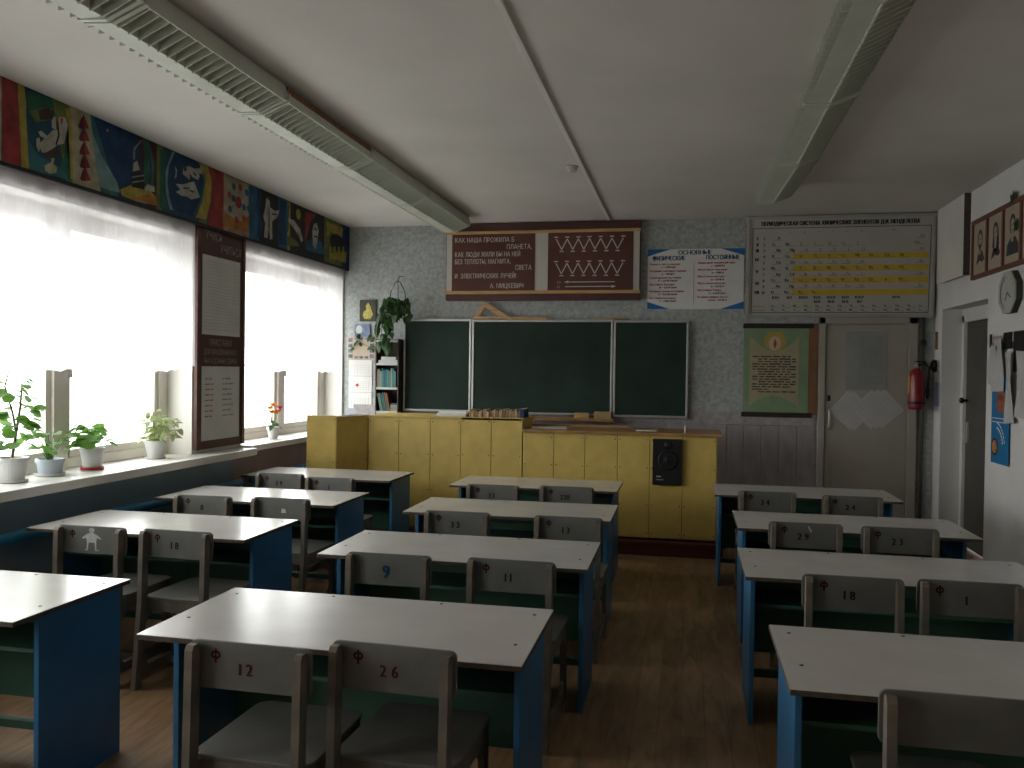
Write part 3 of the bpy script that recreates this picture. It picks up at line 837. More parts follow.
letters(p, 'ПРИСТАВКИ', 0.38, 0.865, 0.055, 'C', 0.75, 0.024)
letters(p, 'ДЛЯ ОБРАЗОВАНИЯ КРАТ-', 0.385, 0.79, 0.045, 'C', 0.62, 0.024)
letters(p, 'НЫХ И ДОЛЬНЫХ ЕДИНИЦ', 0.385, 0.715, 0.045, 'C', 0.62, 0.024)
obj('lettering', p, mat('dim_lettering', (0.34, 0.29, 0.27), 0.7, 0.1), st)

# ------------------------------------------------------------------ chalkboard
BY = YF - 0.07
cb = thing('chalkboard', 'long three-part green chalkboard in aluminium frames on the front wall', 'chalkboard', (0, BY, 1.19))
for a, b, dz in ((-3.175, -2.378, 0.0), (-2.368, -0.790, -0.008), (-0.780, 0.016, -0.014)):
    pn = obj('board_panel', MB().box(a + 0.015, b - 0.015, 0.0, 0.03, 0.02 + dz, 1.03 + dz), M_board, cb)
    m = MB().box(a, b, -0.008, 0.03, 1.025 + dz, 1.05 + dz).box(a, b, -0.008, 0.03, dz, 0.025 + dz)
    m.box(a, a + 0.022, -0.008, 0.03, 0.025 + dz, 1.025 + dz).box(b - 0.022, b, -0.008, 0.03, 0.025 + dz, 1.025 + dz)
    obj('panel_frame', m, M_alu, pn, bevel=0.003)
for x in (-2.9, -1.6, -0.3):
    obj('wall_mount', MB().box(x - 0.05, x + 0.05, 0.03, 0.07, 0.2, 0.9), M_black, cb)
obj('chalk_tray', MB().box(-1.85, -0.76, -0.10, -0.008, -0.065, -0.045).box(-1.85, -0.76, -0.10, -0.092, -0.045, -0.03), M_wood, cb, bevel=0.003)
tag(obj('chalk_box', MB().box(-1.19, -1.03, BY - 0.09, BY - 0.02, 1.146, 1.215), M_lightwood, bevel=0.004), 'small tan chalk box on the chalkboard tray, nearer the middle', 'box')
tag(obj('chalk_box', MB().box(-0.975, -0.79, BY - 0.095, BY - 0.02, 1.146, 1.232), mat('tan_cardboard', (0.40, 0.27, 0.13), 0.8, 0.1, 8), bevel=0.004), 'larger tan cardboard chalk box at the right end of the tray', 'box')
# wooden set square standing on the board
ss = MB()
o_, i_ = [(-2.375, 0), (-2.235, 0.20), (-1.90, 0)], [(-2.30, 0.032), (-2.228, 0.135), (-2.06, 0.032)]
for k in range(3):
    a, b, c, d = o_[k], o_[(k + 1) % 3], i_[(k + 1) % 3], i_[k]
    ss.prism([a, b, c, d], 'y', -0.006, 0.006)
sq = tag(obj('set_square', ss, M_lightwood, loc=(0, BY + 0.015, 2.24)), 'big wooden set square standing on top of the chalkboard', 'set square')
tag(obj('wooden_ruler', MB().box(-1.905, -1.52, BY + 0.0, BY + 0.012, 2.235, 2.265), M_lightwood, bevel=0.002), 'long wooden ruler lying on the chalkboard beside the set square', 'ruler')
tag(obj('wooden_pointer', MB().tube([(-0.98, BY + 0.012, 2.241), (-0.62, BY + 0.012, 2.241)], 0.009, 8), M_lightwood, smooth=True), 'short wooden pointer lying on the right part of the chalkboard top', 'pointer')

# ------------------------------------------------------------------ brown quotation panel
bx = thing('quotation_panel', 'long brown panel with a white quotation and zigzag diagrams above the chalkboard', 'panel', (-2.675, YF - 0.003, 2.445), FRONT)
W = 2.17
obj('backing', MB().box(0, W, 0.0, 0.855, 0, 0.10), M_brown, bx, bevel=0.004)
obj('cream_field', MB().box(0.01, W - 0.01, 0.085, 0.755, 0.10, 0.112), M_cardcream, bx)
obj('wood_moulding', MB().box(-0.015, W + 0.005, 0.07, 0.105, 0.10, 0.128), M_lightwood, bx, bevel=0.004)
obj('wood_moulding', MB().box(-0.025, W + 0.005, 0.735, 0.768, 0.10, 0.128), M_lightwood, bx, bevel=0.004)
q = obj('quotation_sheet', MB().box(0.075, 1.02, 0.105, 0.735, 0.112, 0.118), M_brownpanel, bx)
p = MB()
for s, u, v, al in (('КАК НАША ПРОЖИЛА Б', 0.11, 0.645, 'L'), ('ПЛАНЕТА,', 0.99, 0.565, 'R'), ('КАК ЛЮДИ ЖИЛИ БЫ НА НЕЙ', 0.11, 0.485, 'L'), ('БЕЗ ТЕПЛОТЫ, МАГНИТА,', 0.11, 0.405, 'L'),
                    ('СВЕТА', 0.99, 0.335, 'R'), ('И  ЭЛЕКТРИЧЕСКИХ ЛУЧЕЙ?', 0.11, 0.245, 'L'), ('А. МИЦКЕВИЧ', 0.90, 0.135, 'R')):
    letters(p, s, u, v, 0.054, al, 0.66 if len(s) > 19 else 0.76, 0.1195, 0.02)
obj('lettering', p, M_inkwhite, q)
q = obj('diagram_sheet', MB().box(1.165, 2.095, 0.105, 0.735, 0.112, 0.118), M_brownpanel, bx)
p = MB()
for v0, v1 in ((0.55, 0.665), (0.285, 0.40)):
    n = 12
    us = [1.255 + (1.985 - 1.255) * k / n for k in range(n + 1)]
    for k in range(n):
        p.stroke((us[k], v1 if k % 2 == 0 else v0), (us[k + 1], v0 if k % 2 == 0 else v1), 0.011, 0.1195)
    for k in range(n + 1):
        p.rect(us[k] - 0.022, us[k] + 0.022, (v1 + 0.014) if k % 2 == 0 else (v0 - 0.026), (v1 + 0.026) if k % 2 == 0 else (v0 - 0.014), 0.1195)
for v, d in ((0.195, -1), (0.145, 1)):
    p.rect(1.36, 1.90, v - 0.005, v + 0.005, 0.1195)
    e = 1.345 if d < 0 else 1.915
    p.poly([(e, v), (e - d * 0.05, v - 0.017), (e - d * 0.05, v + 0.017)][::d], 0.1195)
    letters(p, '(+)' if d < 0 else '(-)', 1.27, v - 0.012, 0.026, 'L', 0.9, 0.1195)
obj('diagram_lines', p, M_inkwhite, q)

# ------------------------------------------------------------------ physical constants poster
pc = sheet('constants_poster', 'white poster of physical constants with blue corner triangles', 'poster', (-0.43, YF - 0.003, 2.35), FRONT, 1.01, 0.645, 0.006, M_paper)
p = MB()
for a in ([(0, 0.645), (0, 0.57), (0.24, 0.645)], [(1.01, 0.645), (0.77, 0.645), (1.01, 0.57)], [(0, 0), (0.24, 0), (0, 0.08)], [(1.01, 0), (1.01, 0.08), (0.77, 0)]):
    obj('blue_corner', MB().poly(a, 0.0075), flat('poster_blue', (0.02, 0.15, 0.38)), pc)
p = MB()
letters(p, 'ОСНОВНЫЕ', 0.50, 0.585, 0.048, 'C', 1.0, 0.0075, 0.07)
letters(p, 'ФИЗИЧЕСКИЕ', 0.05, 0.525, 0.048, 'L', 0.80, 0.0075, 0.07)
letters(p, 'ПОСТОЯННЫЕ', 0.965, 0.53, 0.048, 'R', 0.76, 0.0075, 0.07)
p.rect(0.488, 0.491, 0.06, 0.50, 0.0075)
obj('heading', p, M_inkblue, pc)
r, k_ = MB(), MB()
for i, (a, b) in enumerate((('Скорость света в вакууме', 'c = 2,99·10 м/с'), ('Ускорение свободного падения', 'g = 9,81 м/с²'), ('Гравитационная постоянная', 'G = 6,67·10 Н·м²/кг²'),
                            ('Постоянная Авогадро', 'N = 6,02·10 моль'), ('Молярная газовая постоянная', 'R = 8,31 Дж/моль'), ('Постоянная Больцмана', 'k = 1,38·10 Дж/К'))):
    letters(r, a, 0.02, 0.475 - i * 0.073, 0.021, 'L', 0.86, 0.0075, 0.09)
    letters(k_, b, 0.22, 0.443 - i * 0.073, 0.021, 'C', 0.85, 0.0075, 0.09)
for i, (a, b) in enumerate((('Элементарный электрический заряд', 'e = 1,60·10 Кл'), ('Масса покоя электрона', 'm = 9,1·10 кг'), ('Масса покоя протона', 'm = 1,67·10 кг'),
                            ('Масса покоя нейтрона', 'm = 1,67·10 кг'), ('Постоянная Планка', 'h = 6,63·10 Дж·с'), ('Атомная единица массы', '1 а.е.м. = 1,66·10 кг'))):
    letters(r, a, 0.53, 0.485 - i * 0.073, 0.021, 'L', 0.72 if i == 0 else 0.92, 0.0075, 0.09)
    letters(k_, b, 0.74, 0.452 - i * 0.073, 0.021, 'C', 0.85, 0.0075, 0.09)
obj('red_lettering', r, M_inkred, pc)
obj('dark_lettering', k_, M_ink, pc)

# ------------------------------------------------------------------ periodic table
PTW, PTH = 1.835, 1.045
pt = thing('periodic_table', 'large framed periodic table chart with yellow bands above the front door', 'chart', (0.60, YF - 0.02, 2.262), (PI / 2 + 0.075, 0, 0))
obj('backing', MB().box(0, PTW, 0, PTH, 0, 0.03), M_ptable, pt)
m = MB().box(0, PTW, 0, 0.03, 0.03, 0.05).box(0, PTW, PTH - 0.03, PTH, 0.03, 0.05).box(0, 0.03, 0.03, PTH - 0.03, 0.03, 0.05).box(PTW - 0.03, PTW, 0.03, PTH - 0.03, 0.03, 0.05)
obj('chart_frame', m, mat('grey_chart_frame', (0.36, 0.35, 0.31), 0.6, 0.1, 5), pt, bevel=0.004)
z = 0.0315
p = MB()
b0, b1, b2, b3 = 0.055, 1.79, 0.045, 0.925
for a in ((b0, b1, b2, b2 + 0.006), (b0, b1, b3 - 0.006, b3), (b0, b0 + 0.006, b2, b3), (b1 - 0.006, b1, b2, b3)):
    p.rect(*a, z)
letters(p, 'ПЕРИОДИЧЕСКАЯ СИСТЕМА ХИМИЧЕСКИХ ЭЛЕМЕНТОВ Д.И. МЕНДЕЛЕЕВА', 0.91, 0.948, 0.043, 'C', 0.68, z, 0.13)
rows = [0.80 - 0.062 * k for k in range(10)]
for s, v in zip(('I', 'II', 'III', 'IV', 'V', 'VI', 'VII'), (0.80, 0.738, 0.676, 0.583, 0.459, 0.335, 0.242)):
    letters(p, s, 0.105, v, 0.036, 'C', 0.9, z, 0.14)
for k, v in enumerate(rows):
    letters(p, str(k + 1), 0.175, v, 0.030, 'C', 1.0, z, 0.08)
cols = [0.30 + 0.138 * k for k in range(7)] + [1.26, 1.41, 1.55, 1.69]
for s, u in zip(('I', 'II', 'III', 'IV', 'V', 'VI', 'VII'), cols):
    letters(p, s, u, 0.868, 0.018, 'C', 1.0, z)
letters(p, 'VIII', 1.43, 0.875, 0.020, 'C', 1.0, z)
EL = ['H . . . . . . . . . He', 'Li Be B C N O F . . . Ne', 'Na Mg Al Si P S Cl . . . Ar', 'K Ca Sc Ti V Cr Mn Fe Co Ni .', 'Cu Zn Ga Ge As Se Br . . . Kr', 'Rb Sr Y Zr Nb Mo Tc Ru Rh Pd .',
      'Ag Cd In Sn Sb Te I . . . Xe', 'Cs Ba La Hf Ta W Re Os Ir Pt .', 'Au Hg Tl Pb Bi Po At . . . Rn', 'Fr Ra Ac Ku . . . . . . .']
yb, faint = MB(), MB()
for k, (v, line) in enumerate(zip(rows, EL)):
    if k in (3, 5, 7, 9):
        yb.rect(0.465, 1.775, v - 0.014, v + 0.046, 0.0308)
    for j, s in enumerate(line.split()):
        if s == '.':
            continue
        dark = j < 2 or k in (3, 5, 7, 9) or s in ('In', 'Tl')
        letters(p if dark else faint, s, cols[j] + (-0.03 if k % 2 else 0.02), v + 0.006, 0.030, 'C', 0.9, z, 0.1 if j < 2 else 0.04)
        faint.rect(cols[j] - 0.045, cols[j] + 0.05, v - 0.003, v + 0.001, z)
for s, u in zip(('R2O', 'RO', 'R2O3', 'RO2', 'R2O5', 'RO3', 'R2O7'), cols):
    letters(p, s, u, 0.192, 0.028, 'C', 0.9, z, 0.12)
letters(p, 'RO4', 1.48, 0.192, 0.028, 'C', 0.9, z, 0.12)
for s, u in zip(('RH4', 'RH3', 'RH2', 'RH'), cols[3:]):
    letters(p, s, u, 0.148, 0.028, 'C', 0.9, z, 0.12)
for v, s in ((0.108, 'Ce Pr Nd Pm Sm Eu Gd Tb Dy Ho Er Tm Yb Lu'), (0.068, 'Th Pa U Np Pu Am Cm Bk Cf Es Fm Md No Lr')):
    for j, e in enumerate(s.split()):
        letters(p, e, 0.27 + j * 0.111, v, 0.022, 'C', 0.9, z, 0.08)
        faint.rect(0.28 + j * 0.111, 0.335 + j * 0.111, v - 0.008, v - 0.004, z)
    scribble(faint, 0.075, 0.19, v, 0.012, z)
obj('yellow_band', yb, M_chartyellow, pt)
obj('dark_lettering', p, M_ink, pt)
obj('faint_lettering', faint, M_inkgrey, pt)

# ------------------------------------------------------------------ green poster on a wooden board
gp = thing('green_poster', 'green poster with a red flame and dark bars on a wooden board', 'poster', (0.59, YF - 0.003, 1.21), FRONT)
obj('wooden_board', MB().box(0.03, 0.745, 0.03, 0.985, 0, 0.018), mat('orange_brown_board', (0.20, 0.095, 0.045), 0.6, 0.15, 5), gp)
pp = obj('poster_sheet', MB().box(0.0, 0.655, 0.04, 0.945, 0.018, 0.021), flat('poster_green', (0.20, 0.285, 0.17)), gp)
obj('top_bar', MB().box(-0.01, 0.70, 0.935, 0.985, 0.018, 0.034), flat('dark_bar', (0.03, 0.02, 0.018)), gp, bevel=0.003)
obj('bottom_bar', MB().box(-0.015, 0.695, 0.0, 0.05, 0.018, 0.034), flat('dark_bar', (0.03, 0.02, 0.018)), gp, bevel=0.003)
top = [(0.06 + 0.50 * k / 16, 0.85 - 0.16 * math.sin(PI * k / 16)) for k in range(17)]
bot = [(0.56 - 0.50 * k / 16, 0.115 + 0.11 * math.sin(PI * k / 16)) for k in range(17)]
pm = MB()
for k in range(16):
    pm.poly([bot[16 - k], bot[15 - k], top[k + 1], top[k]], 0.0225)
obj('cream_field', pm, flat('poster_cream', (0.35, 0.31, 0.20)), pp)
obj('yellow_halo', MB().disc(0.315, 0.80, 0.115, 0.105, 0.0235), flat('halo_yellow', (0.42, 0.30, 0.08)), pp)
obj('pale_glow', MB().disc(0.315, 0.775, 0.062, 0.075, 0.0245), flat('glow_cream', (0.48, 0.40, 0.28)), pp)
obj('red_flame', MB().poly([(0.315, 0.71), (0.335, 0.77), (0.318, 0.83), (0.297, 0.77)], 0.0255), M_inkred, pp)
pr_ = MB()
rnd = random.Random(11)
for k in range(15):
    a = 0.09 + (0.06 if k in (1, 2, 6, 7, 10, 14) else 0.0)
    scribble(pr_, a, 0.53 - (0.05 if k % 3 == 0 else 0) - (0.25 if k == 13 else 0), 0.63 - k * 0.0265, 0.021, 0.0235, rnd)
obj('print', pr_, flat('green_poster_ink', (0.07, 0.06, 0.045)), pp)

# ------------------------------------------------------------------ papers on the front door
pn_ = sheet('plastic_sleeve_notice', 'large bluish plastic-sleeved notice on the front door', 'notice', (1.615, YF - 0.0225, 1.51), FRONT, 0.39, 0.605, 0.004, mat('bluish_plastic_sleeve', (0.29, 0.30, 0.29), 0.25, 0.12, 4))
p = MB()
for j in range(22):
    scribble(p, 0.13, 0.36 - (0.1 if j % 6 == 5 else 0), 0.55 - j * 0.023, 0.012, 0.0055, rnd)
obj('print', p, mat('sleeve_print', (0.20, 0.21, 0.22), 0.5, 0.1), pn_)
lab = ['tilted white sheet at the left of the fan of papers on the front door', 'second tilted sheet from the left in the fan on the front door', 'middle tilted sheet in the fan of papers on the front door',
       'second tilted sheet from the right in the fan on the front door', 'tilted white sheet at the right of the fan of papers on the front door']
for k, (x, zc) in enumerate(((1.655, 1.30), (1.70, 1.292), (1.87, 1.31), (1.925, 1.315), (1.985, 1.32))):
    t = thing('pinned_paper', lab[k], 'paper', (x, YF - 0.024 - (0.004 * (2 - abs(k - 2)) if k else 0.0), zc), (PI / 2, PI / 4 + 0.03 * (k - 2), 0), 'papers fanned out on the front door')
    obj('sheet', MB().box(-0.145, 0.145, -0.145, 0.145, 0.0, 0.002), mat('door_paper', (0.47, 0.465, 0.46), 0.6, 0.06, 5), t)
    p = MB()
    for j in range(9):
        scribble(p, -0.12, 0.12, 0.10 - j * 0.025, 0.009, 0.003, rnd)
    obj('print', p, mat('pale_print', (0.36, 0.36, 0.37), 0.7, 0.05), t)

# ------------------------------------------------------------------ corner by the door
cp = thing('corner_tube', 'thin dark tube standing in the corner beside the front door', 'pipe', (2.355, YF - 0.03, 0))  # narrow dark upright tube between door frame and right wall
obj('pipe', MB().tube([(0, 0, 0), (0, 0, 2.26)], 0.016, 10), mat('dark_tube_paint', (0.075, 0.07, 0.06), 0.5, 0.15, 6), cp, smooth=True)
obj('collar', MB().lathe([(0.024, 0), (0.026, 0.02), (0.022, 0.05)], 12), M_black, cp, (0, 0, 1.98))

fe = thing('fire_extinguisher', 'red fire extinguisher hanging on the wall beside the front door', 'fire extinguisher', (2.26, 9.17, 1.325))
M_red = mat('red_enamel', (0.25, 0.014, 0.02), 0.3, 0.08, 5, spec=0.5)
obj('cylinder', MB().lathe([(0.06, 0), (0.074, 0.008), (0.077, 0.03), (0.077, 0.33), (0.068, 0.37), (0.035, 0.405), (0.02, 0.415)], 28), M_red, fe, smooth=True)
obj('base_ring', MB().lathe([(0.0775, 0.055), (0.0785, 0.06), (0.0785, 0.075), (0.0775, 0.08)], 28), M_black, fe)
obj('valve', MB().lathe([(0.02, 0.41), (0.02, 0.45), (0.014, 0.46), (0.014, 0.475)], 14), M_alu, fe, smooth=True)
obj('lever', MB().box(-0.015, 0.085, -0.01, 0.01, 0.475, 0.487).box(-0.01, 0.09, -0.009, 0.009, 0.448, 0.458), M_black, fe, bevel=0.003)
obj('gauge', MB().lathe([(0.017, 0), (0.017, 0.014)], 16), M_inkwhite, fe, (-0.01, -0.02, 0.44), (PI / 2, 0, 0))
obj('hose', MB().tube([(0.02, 0.0, 0.44), (0.07, -0.02, 0.47), (0.11, -0.02, 0.42), (0.105, -0.02, 0.32), (0.10, -0.02, 0.20)], 0.011, 10), M_black, fe, smooth=True)
obj('horn', MB().lathe([(0.012, 0), (0.017, 0.05), (0.02, 0.1)], 14), M_black, fe, (0.10, -0.02, 0.11), smooth=True)
obj('label_patch', MB().add([(0.0781 * math.cos(a), 0.0781 * math.sin(a), zz) for zz in (0.16, 0.34) for a in (-3.1 + 0.055 * k for k in range(7))], [(k, k + 1, k + 8, k + 7) for k in range(6)]), M_chartyellow, fe)
obj('bracket', MB().box(-0.03, 0.03, 0.07, 0.18, 0.30, 0.33), M_black, fe)

bell = thing('alarm_bell', 'small round dark alarm bell on the right wall by the fire extinguisher', 'bell', (XR, 9.22, 1.765), (0, -PI / 2, 0))
obj('bell_base', MB().lathe([(0.06, 0), (0.06, 0.02)], 24), M_alu, bell)
obj('bell_dome', MB().lathe([(0.062, 0.02), (0.066, 0.03), (0.055, 0.055), (0.03, 0.07), (0.01, 0.075)], 24), M_black, bell, smooth=True)
tag(obj('wall_thermometer', MB().box(XR - 0.018, XR, 9.235, 9.275, 1.93, 2.11), M_rust, bevel=0.004), 'narrow brown thermometer strip on the right wall above the bell', 'thermometer')
tag(obj('blue_notice', MB().box(XR - 0.004, XR, 9.13, 9.33, 1.36, 1.60), mat('pale_blue_paper', (0.34, 0.36, 0.47), 0.8, 0.05, 5)), 'pale blue paper notice on the wall below the alarm bell', 'notice')

# white wall panel and cable above the doorway
wp = thing('white_wall_panel', 'plain white panel board high on the right wall above the doorway', 'panel', (XR, 8.30, 2.57), (0, 0, 0))
obj('panel_face', MB().prism([(0.0, 0.0), (0.82, 0.0), (0.82, 0.735), (0.0, 0.735)], 'x', -0.055, -0.045), M_whitepaint, wp)
obj('shaded_panel_edge', MB().box(-0.055, 0, -0.008, 0.0, 0.0, 0.735), M_core, wp)  # near side of the panel, its shadow put into the dark colour
obj('panel_batten', MB().box(-0.045, 0, 0.1, 0.14, 0.05, 0.7).box(-0.045, 0, 0.6, 0.64, 0.05, 0.65), M_core, wp)

# ------------------------------------------------------------------ portraits, clock and hanging sheets on the right wall
pf = thing('portrait_frame', 'long brown frame holding a row of scientist portraits on the right wall', 'picture', (XR, 8.18, 2.51), RIGHT)
PW = 1.52
obj('backing', MB().box(0, PW, 0, 0.515, 0, 0.012), M_rust, pf)
M_pframe = mat('red_brown_frame', (0.16, 0.06, 0.04), 0.5, 0.15, 6)
obj('frame_rail', MB().box(0, PW, 0, 0.035, 0.012, 0.03), M_pframe, pf, bevel=0.003)
obj('frame_rail', MB().box(0, PW, 0.48, 0.515, 0.012, 0.03), M_pframe, pf, bevel=0.003)
for k in range(5):
    obj('frame_divider', MB().box(k * 0.37, k * 0.37 + 0.035, 0.035, 0.48, 0.012, 0.03), M_pframe, pf, bevel=0.003)
M_sepia = mat('sepia_paper', (0.40, 0.32, 0.25), 0.7, 0.08, 5)
for k in range(4):
    c = k * 0.37 + 0.2025
    s = obj('portrait', MB().rect(k * 0.37 + 0.034, (k + 1) * 0.37 + 0.001, 0.034, 0.481, 0.014), M_sepia, pf)
    h = MB()
    h.disc(c - 0.005, 0.335, 0.062, 0.082, 0.015)
    if k == 1:
        h.poly([(c - 0.06, 0.35), (c - 0.075, 0.22), (c, 0.16), (c + 0.08, 0.22), (c + 0.065, 0.35)], 0.0152)
    if k == 2:
        h.poly([(c - 0.13, 0.10), (c - 0.11, 0.19), (c - 0.03, 0.235), (c + 0.06, 0.235), (c + 0.12, 0.17), (c + 0.12, 0.10)], 0.0152)
    else:
        h.poly([(c - 0.10, 0.12), (c - 0.06, 0.2), (c, 0.24), (c + 0.06, 0.22), (c + 0.11, 0.15), (c + 0.05, 0.13), (c, 0.15)], 0.0152)
    obj('dark_hair_and_coat', h, flat('portrait_dark', (0.05, 0.055, 0.05)), s)
    f = MB().disc(c + 0.0, 0.325, 0.042, 0.058, 0.0165).poly([(c - 0.02, 0.2), (c + 0.02, 0.2), (c + 0.025, 0.28), (c - 0.025, 0.28)], 0.0164)
    obj('pale_face', f, flat('portrait_skin', (0.36, 0.30, 0.24)), s)
    d = MB().rect(c - 0.027, c - 0.008, 0.328, 0.336, 0.0175).rect(c + 0.01, c + 0.029, 0.328, 0.336, 0.0175).rect(c - 0.014, c + 0.016, 0.288, 0.294, 0.0175)
    if k in (0, 3):
        d.poly([(c - 0.04, 0.30), (c, 0.205), (c + 0.04, 0.30), (c + 0.03, 0.285), (c - 0.03, 0.285)], 0.0174)
    obj('face_lines', d, flat('portrait_dark', (0.05, 0.055, 0.05)), s)

leafm = MB()
ring = [(0.5 * (1 + 0.08 * math.cos(5 * a)) * math.cos(a), 0.5 * (1 + 0.08 * math.cos(5 * a)) * math.sin(a) + 0.45, 0.07 * math.cos(2 * a)) for a in (2 * PI * k / 14 for k in range(14))]
LEAF_ROUND = lambda m: MB().add([(0, 0.42, -0.06)] + ring, [(0, k + 1, (k + 1) % 14 + 1) for k in range(14)]).mesh('leaf', m, smooth=True)
heart = [(0, 0, 0), (0.22, -0.06, 0.03), (0.36, 0.15, 0.05), (0.33, 0.45, 0.02), (0.17, 0.8, -0.03), (0, 1.0, -0.09), (-0.17, 0.8, -0.03), (-0.33, 0.45, 0.02), (-0.36, 0.15, 0.05), (-0.22, -0.06, 0.03)]
LEAF_HEART = lambda m: MB().add([(0, 0.42, -0.05)] + heart, [(0, k + 1, (k + 1) % 10 + 1) for k in range(10)]).mesh('leaf', m, smooth=True)
L_ger, L_var, L_vine = LEAF_ROUND(M_leafA), LEAF_HEART(M_leafB), LEAF_HEART(M_leafC)

for k, (y, zz, lb) in enumerate(((7.22, 3.045, 'plastic ivy leaf stuck on top of the portrait frame'), (7.13, 2.82, 'plastic ivy leaf stuck beside the third portrait'))):
    iv = thing('ivy_leaf', lb, 'leaf', (XR - 0.034, y, zz), (0, 0, 0))
    for a in (-0.7, 0.0, 0.8):
        obj('leaf', L_vine, None, iv, (0, 0, -0.03), (PI / 2 + 0.2, a, PI / 2), 0.09)

ck = thing('wall_clock', 'octagonal wall clock with a pale face under the portraits', 'clock', (XR - 0.002, 7.215, 2.315), RIGHT)
oct_ = [(math.cos(PI / 8 + k * PI / 4), math.sin(PI / 8 + k * PI / 4)) for k in range(8)]
obj('clock_body', MB().prism([(x * 0.185, y * 0.175) for x, y in oct_], 'z', 0.0, 0.045), flat('clock_dark_rim', (0.045, 0.05, 0.04)), ck, bevel=0.004)
rim = MB()
for k in range(8):
    a, b = oct_[k], oct_[(k + 1) % 8]
    rim.prism([(a[0] * 0.185, a[1] * 0.175), (b[0] * 0.185, b[1] * 0.175), (b[0] * 0.145, b[1] * 0.138), (a[0] * 0.145, a[1] * 0.138)], 'z', 0.045, 0.056)
obj('clock_rim', rim, mat('pale_clock_rim', (0.42, 0.40, 0.33), 0.4, 0.1, 5), ck)
obj('clock_face', MB().prism([(x * 0.145, y * 0.138) for x, y in oct_], 'z', 0.045, 0.048), mat('clock_face_paper', (0.46, 0.47, 0.45), 0.5, 0.04, 5), ck)
hm = MB().stroke((0, 0), (0.07, -0.045), 0.011, 0.0495).stroke((0, 0), (-0.05, -0.06), 0.014, 0.0495)
for k in range(12):
    a = k * PI / 6
    hm.stroke((0.125 * math.sin(a), 0.10 * math.cos(a)), (0.14 * math.sin(a), 0.115 * math.cos(a)), 0.007, 0.0495)
obj('clock_hands', hm, M_ink, ck)

rk = thing('paper_rack', 'dark hanging rail with hooks holding loose papers on the right wall', 'rack', (XR, 7.70, 1.86), RIGHT)
obj('rail', MB().box(0, 0.95, 0.075, 0.13, 0.0, 0.015), mat('pinkish_rail', (0.36, 0.30, 0.31), 0.6, 0.1, 5), rk)
for u, w, h in ((0.02, 0.035, 0.10), (0.33, 0.17, 0.12), (0.55, 0.2, 0.30)):
    obj('black_pocket', MB().box(u, u + w, 0.14 - h, 0.15, 0.015, 0.022), M_black, rk)
for k, (y, z0, w, h, r, lb) in enumerate(((7.66, 1.60, 0.16, 0.32, 0.10, 'loose white sheet hanging left above the blue poster'), (7.54, 1.54, 0.22, 0.42, -0.05, 'white sheet hanging over the top of the blue poster'),
                                          (7.23, 1.30, 0.15, 0.55, -0.12, 'long narrow white sheet hanging right of the blue poster'), (7.03, 1.36, 0.20, 0.50, 0.12, 'white sheet hanging at the right edge of the picture by the rack'))):
    o = obj('hanging_sheet', MB().add([(a * w, b * h, 0.03 + 0.006 * k + 0.012 * math.sin(a * 3 + b * 4 + k)) for b in (0, 0.2, 0.4, 0.6, 0.8, 1) for a in (0, 0.33, 0.66, 1)],
                                      [(j * 4 + i, j * 4 + i + 1, j * 4 + i + 5, j * 4 + i + 4) for j in range(5) for i in range(3)]), mat('hung_paper', (0.47, 0.46, 0.45), 0.8, 0.05, 6), None, (XR - 0.002, y, z0), RIGHT)
    o.rotation_euler = (PI / 2 + 0.0, r * 0.6, -PI / 2)
    tag(o, lb, 'paper', 'papers hanging from the rack')
bp = sheet('blue_poster', 'narrow bright blue hanging poster with round food pictures on the right wall', 'poster', (XR - 0.012, 7.615, 0.965), RIGHT, 0.385, 0.70, 0.004, flat('bright_blue_print', (0.015, 0.16, 0.36)))
obj('upper_picture', MB().disc(0.21, 0.50, 0.11, 0.10, 0.0055), mat('brown_food_print', (0.24, 0.085, 0.05), 0.6, 0.6, 22), bp)
obj('lower_picture_rim', MB().disc(0.09, 0.13, 0.075, 0.072, 0.0055), flat('dark_plate', (0.06, 0.03, 0.02)), bp)
obj('lower_picture', MB().disc(0.09, 0.13, 0.055, 0.053, 0.0065), mat('orange_food_print', (0.40, 0.20, 0.08), 0.6, 0.4, 22), bp)
p = MB()
for a, v in ((0.30, 0.36), (0.34, 0.33)):
    p.rect(0.02, a, v, v + 0.006, 0.0055)
for k in range(7):
    a = 0.25 + k * 0.17
    p.stroke((0.10 + 0.17 * math.cos(a), 0.12 + 0.17 * math.sin(a)), (0.10 + 0.17 * math.cos(a + 0.12), 0.12 + 0.17 * math.sin(a + 0.12)), 0.018, 0.0055)
    p.stroke((0.10 + 0.21 * math.cos(a), 0.12 + 0.21 * math.sin(a)), (0.10 + 0.21 * math.cos(a + 0.12), 0.12 + 0.21 * math.sin(a + 0.12)), 0.014, 0.0055)
obj('print', p, M_paper, bp)

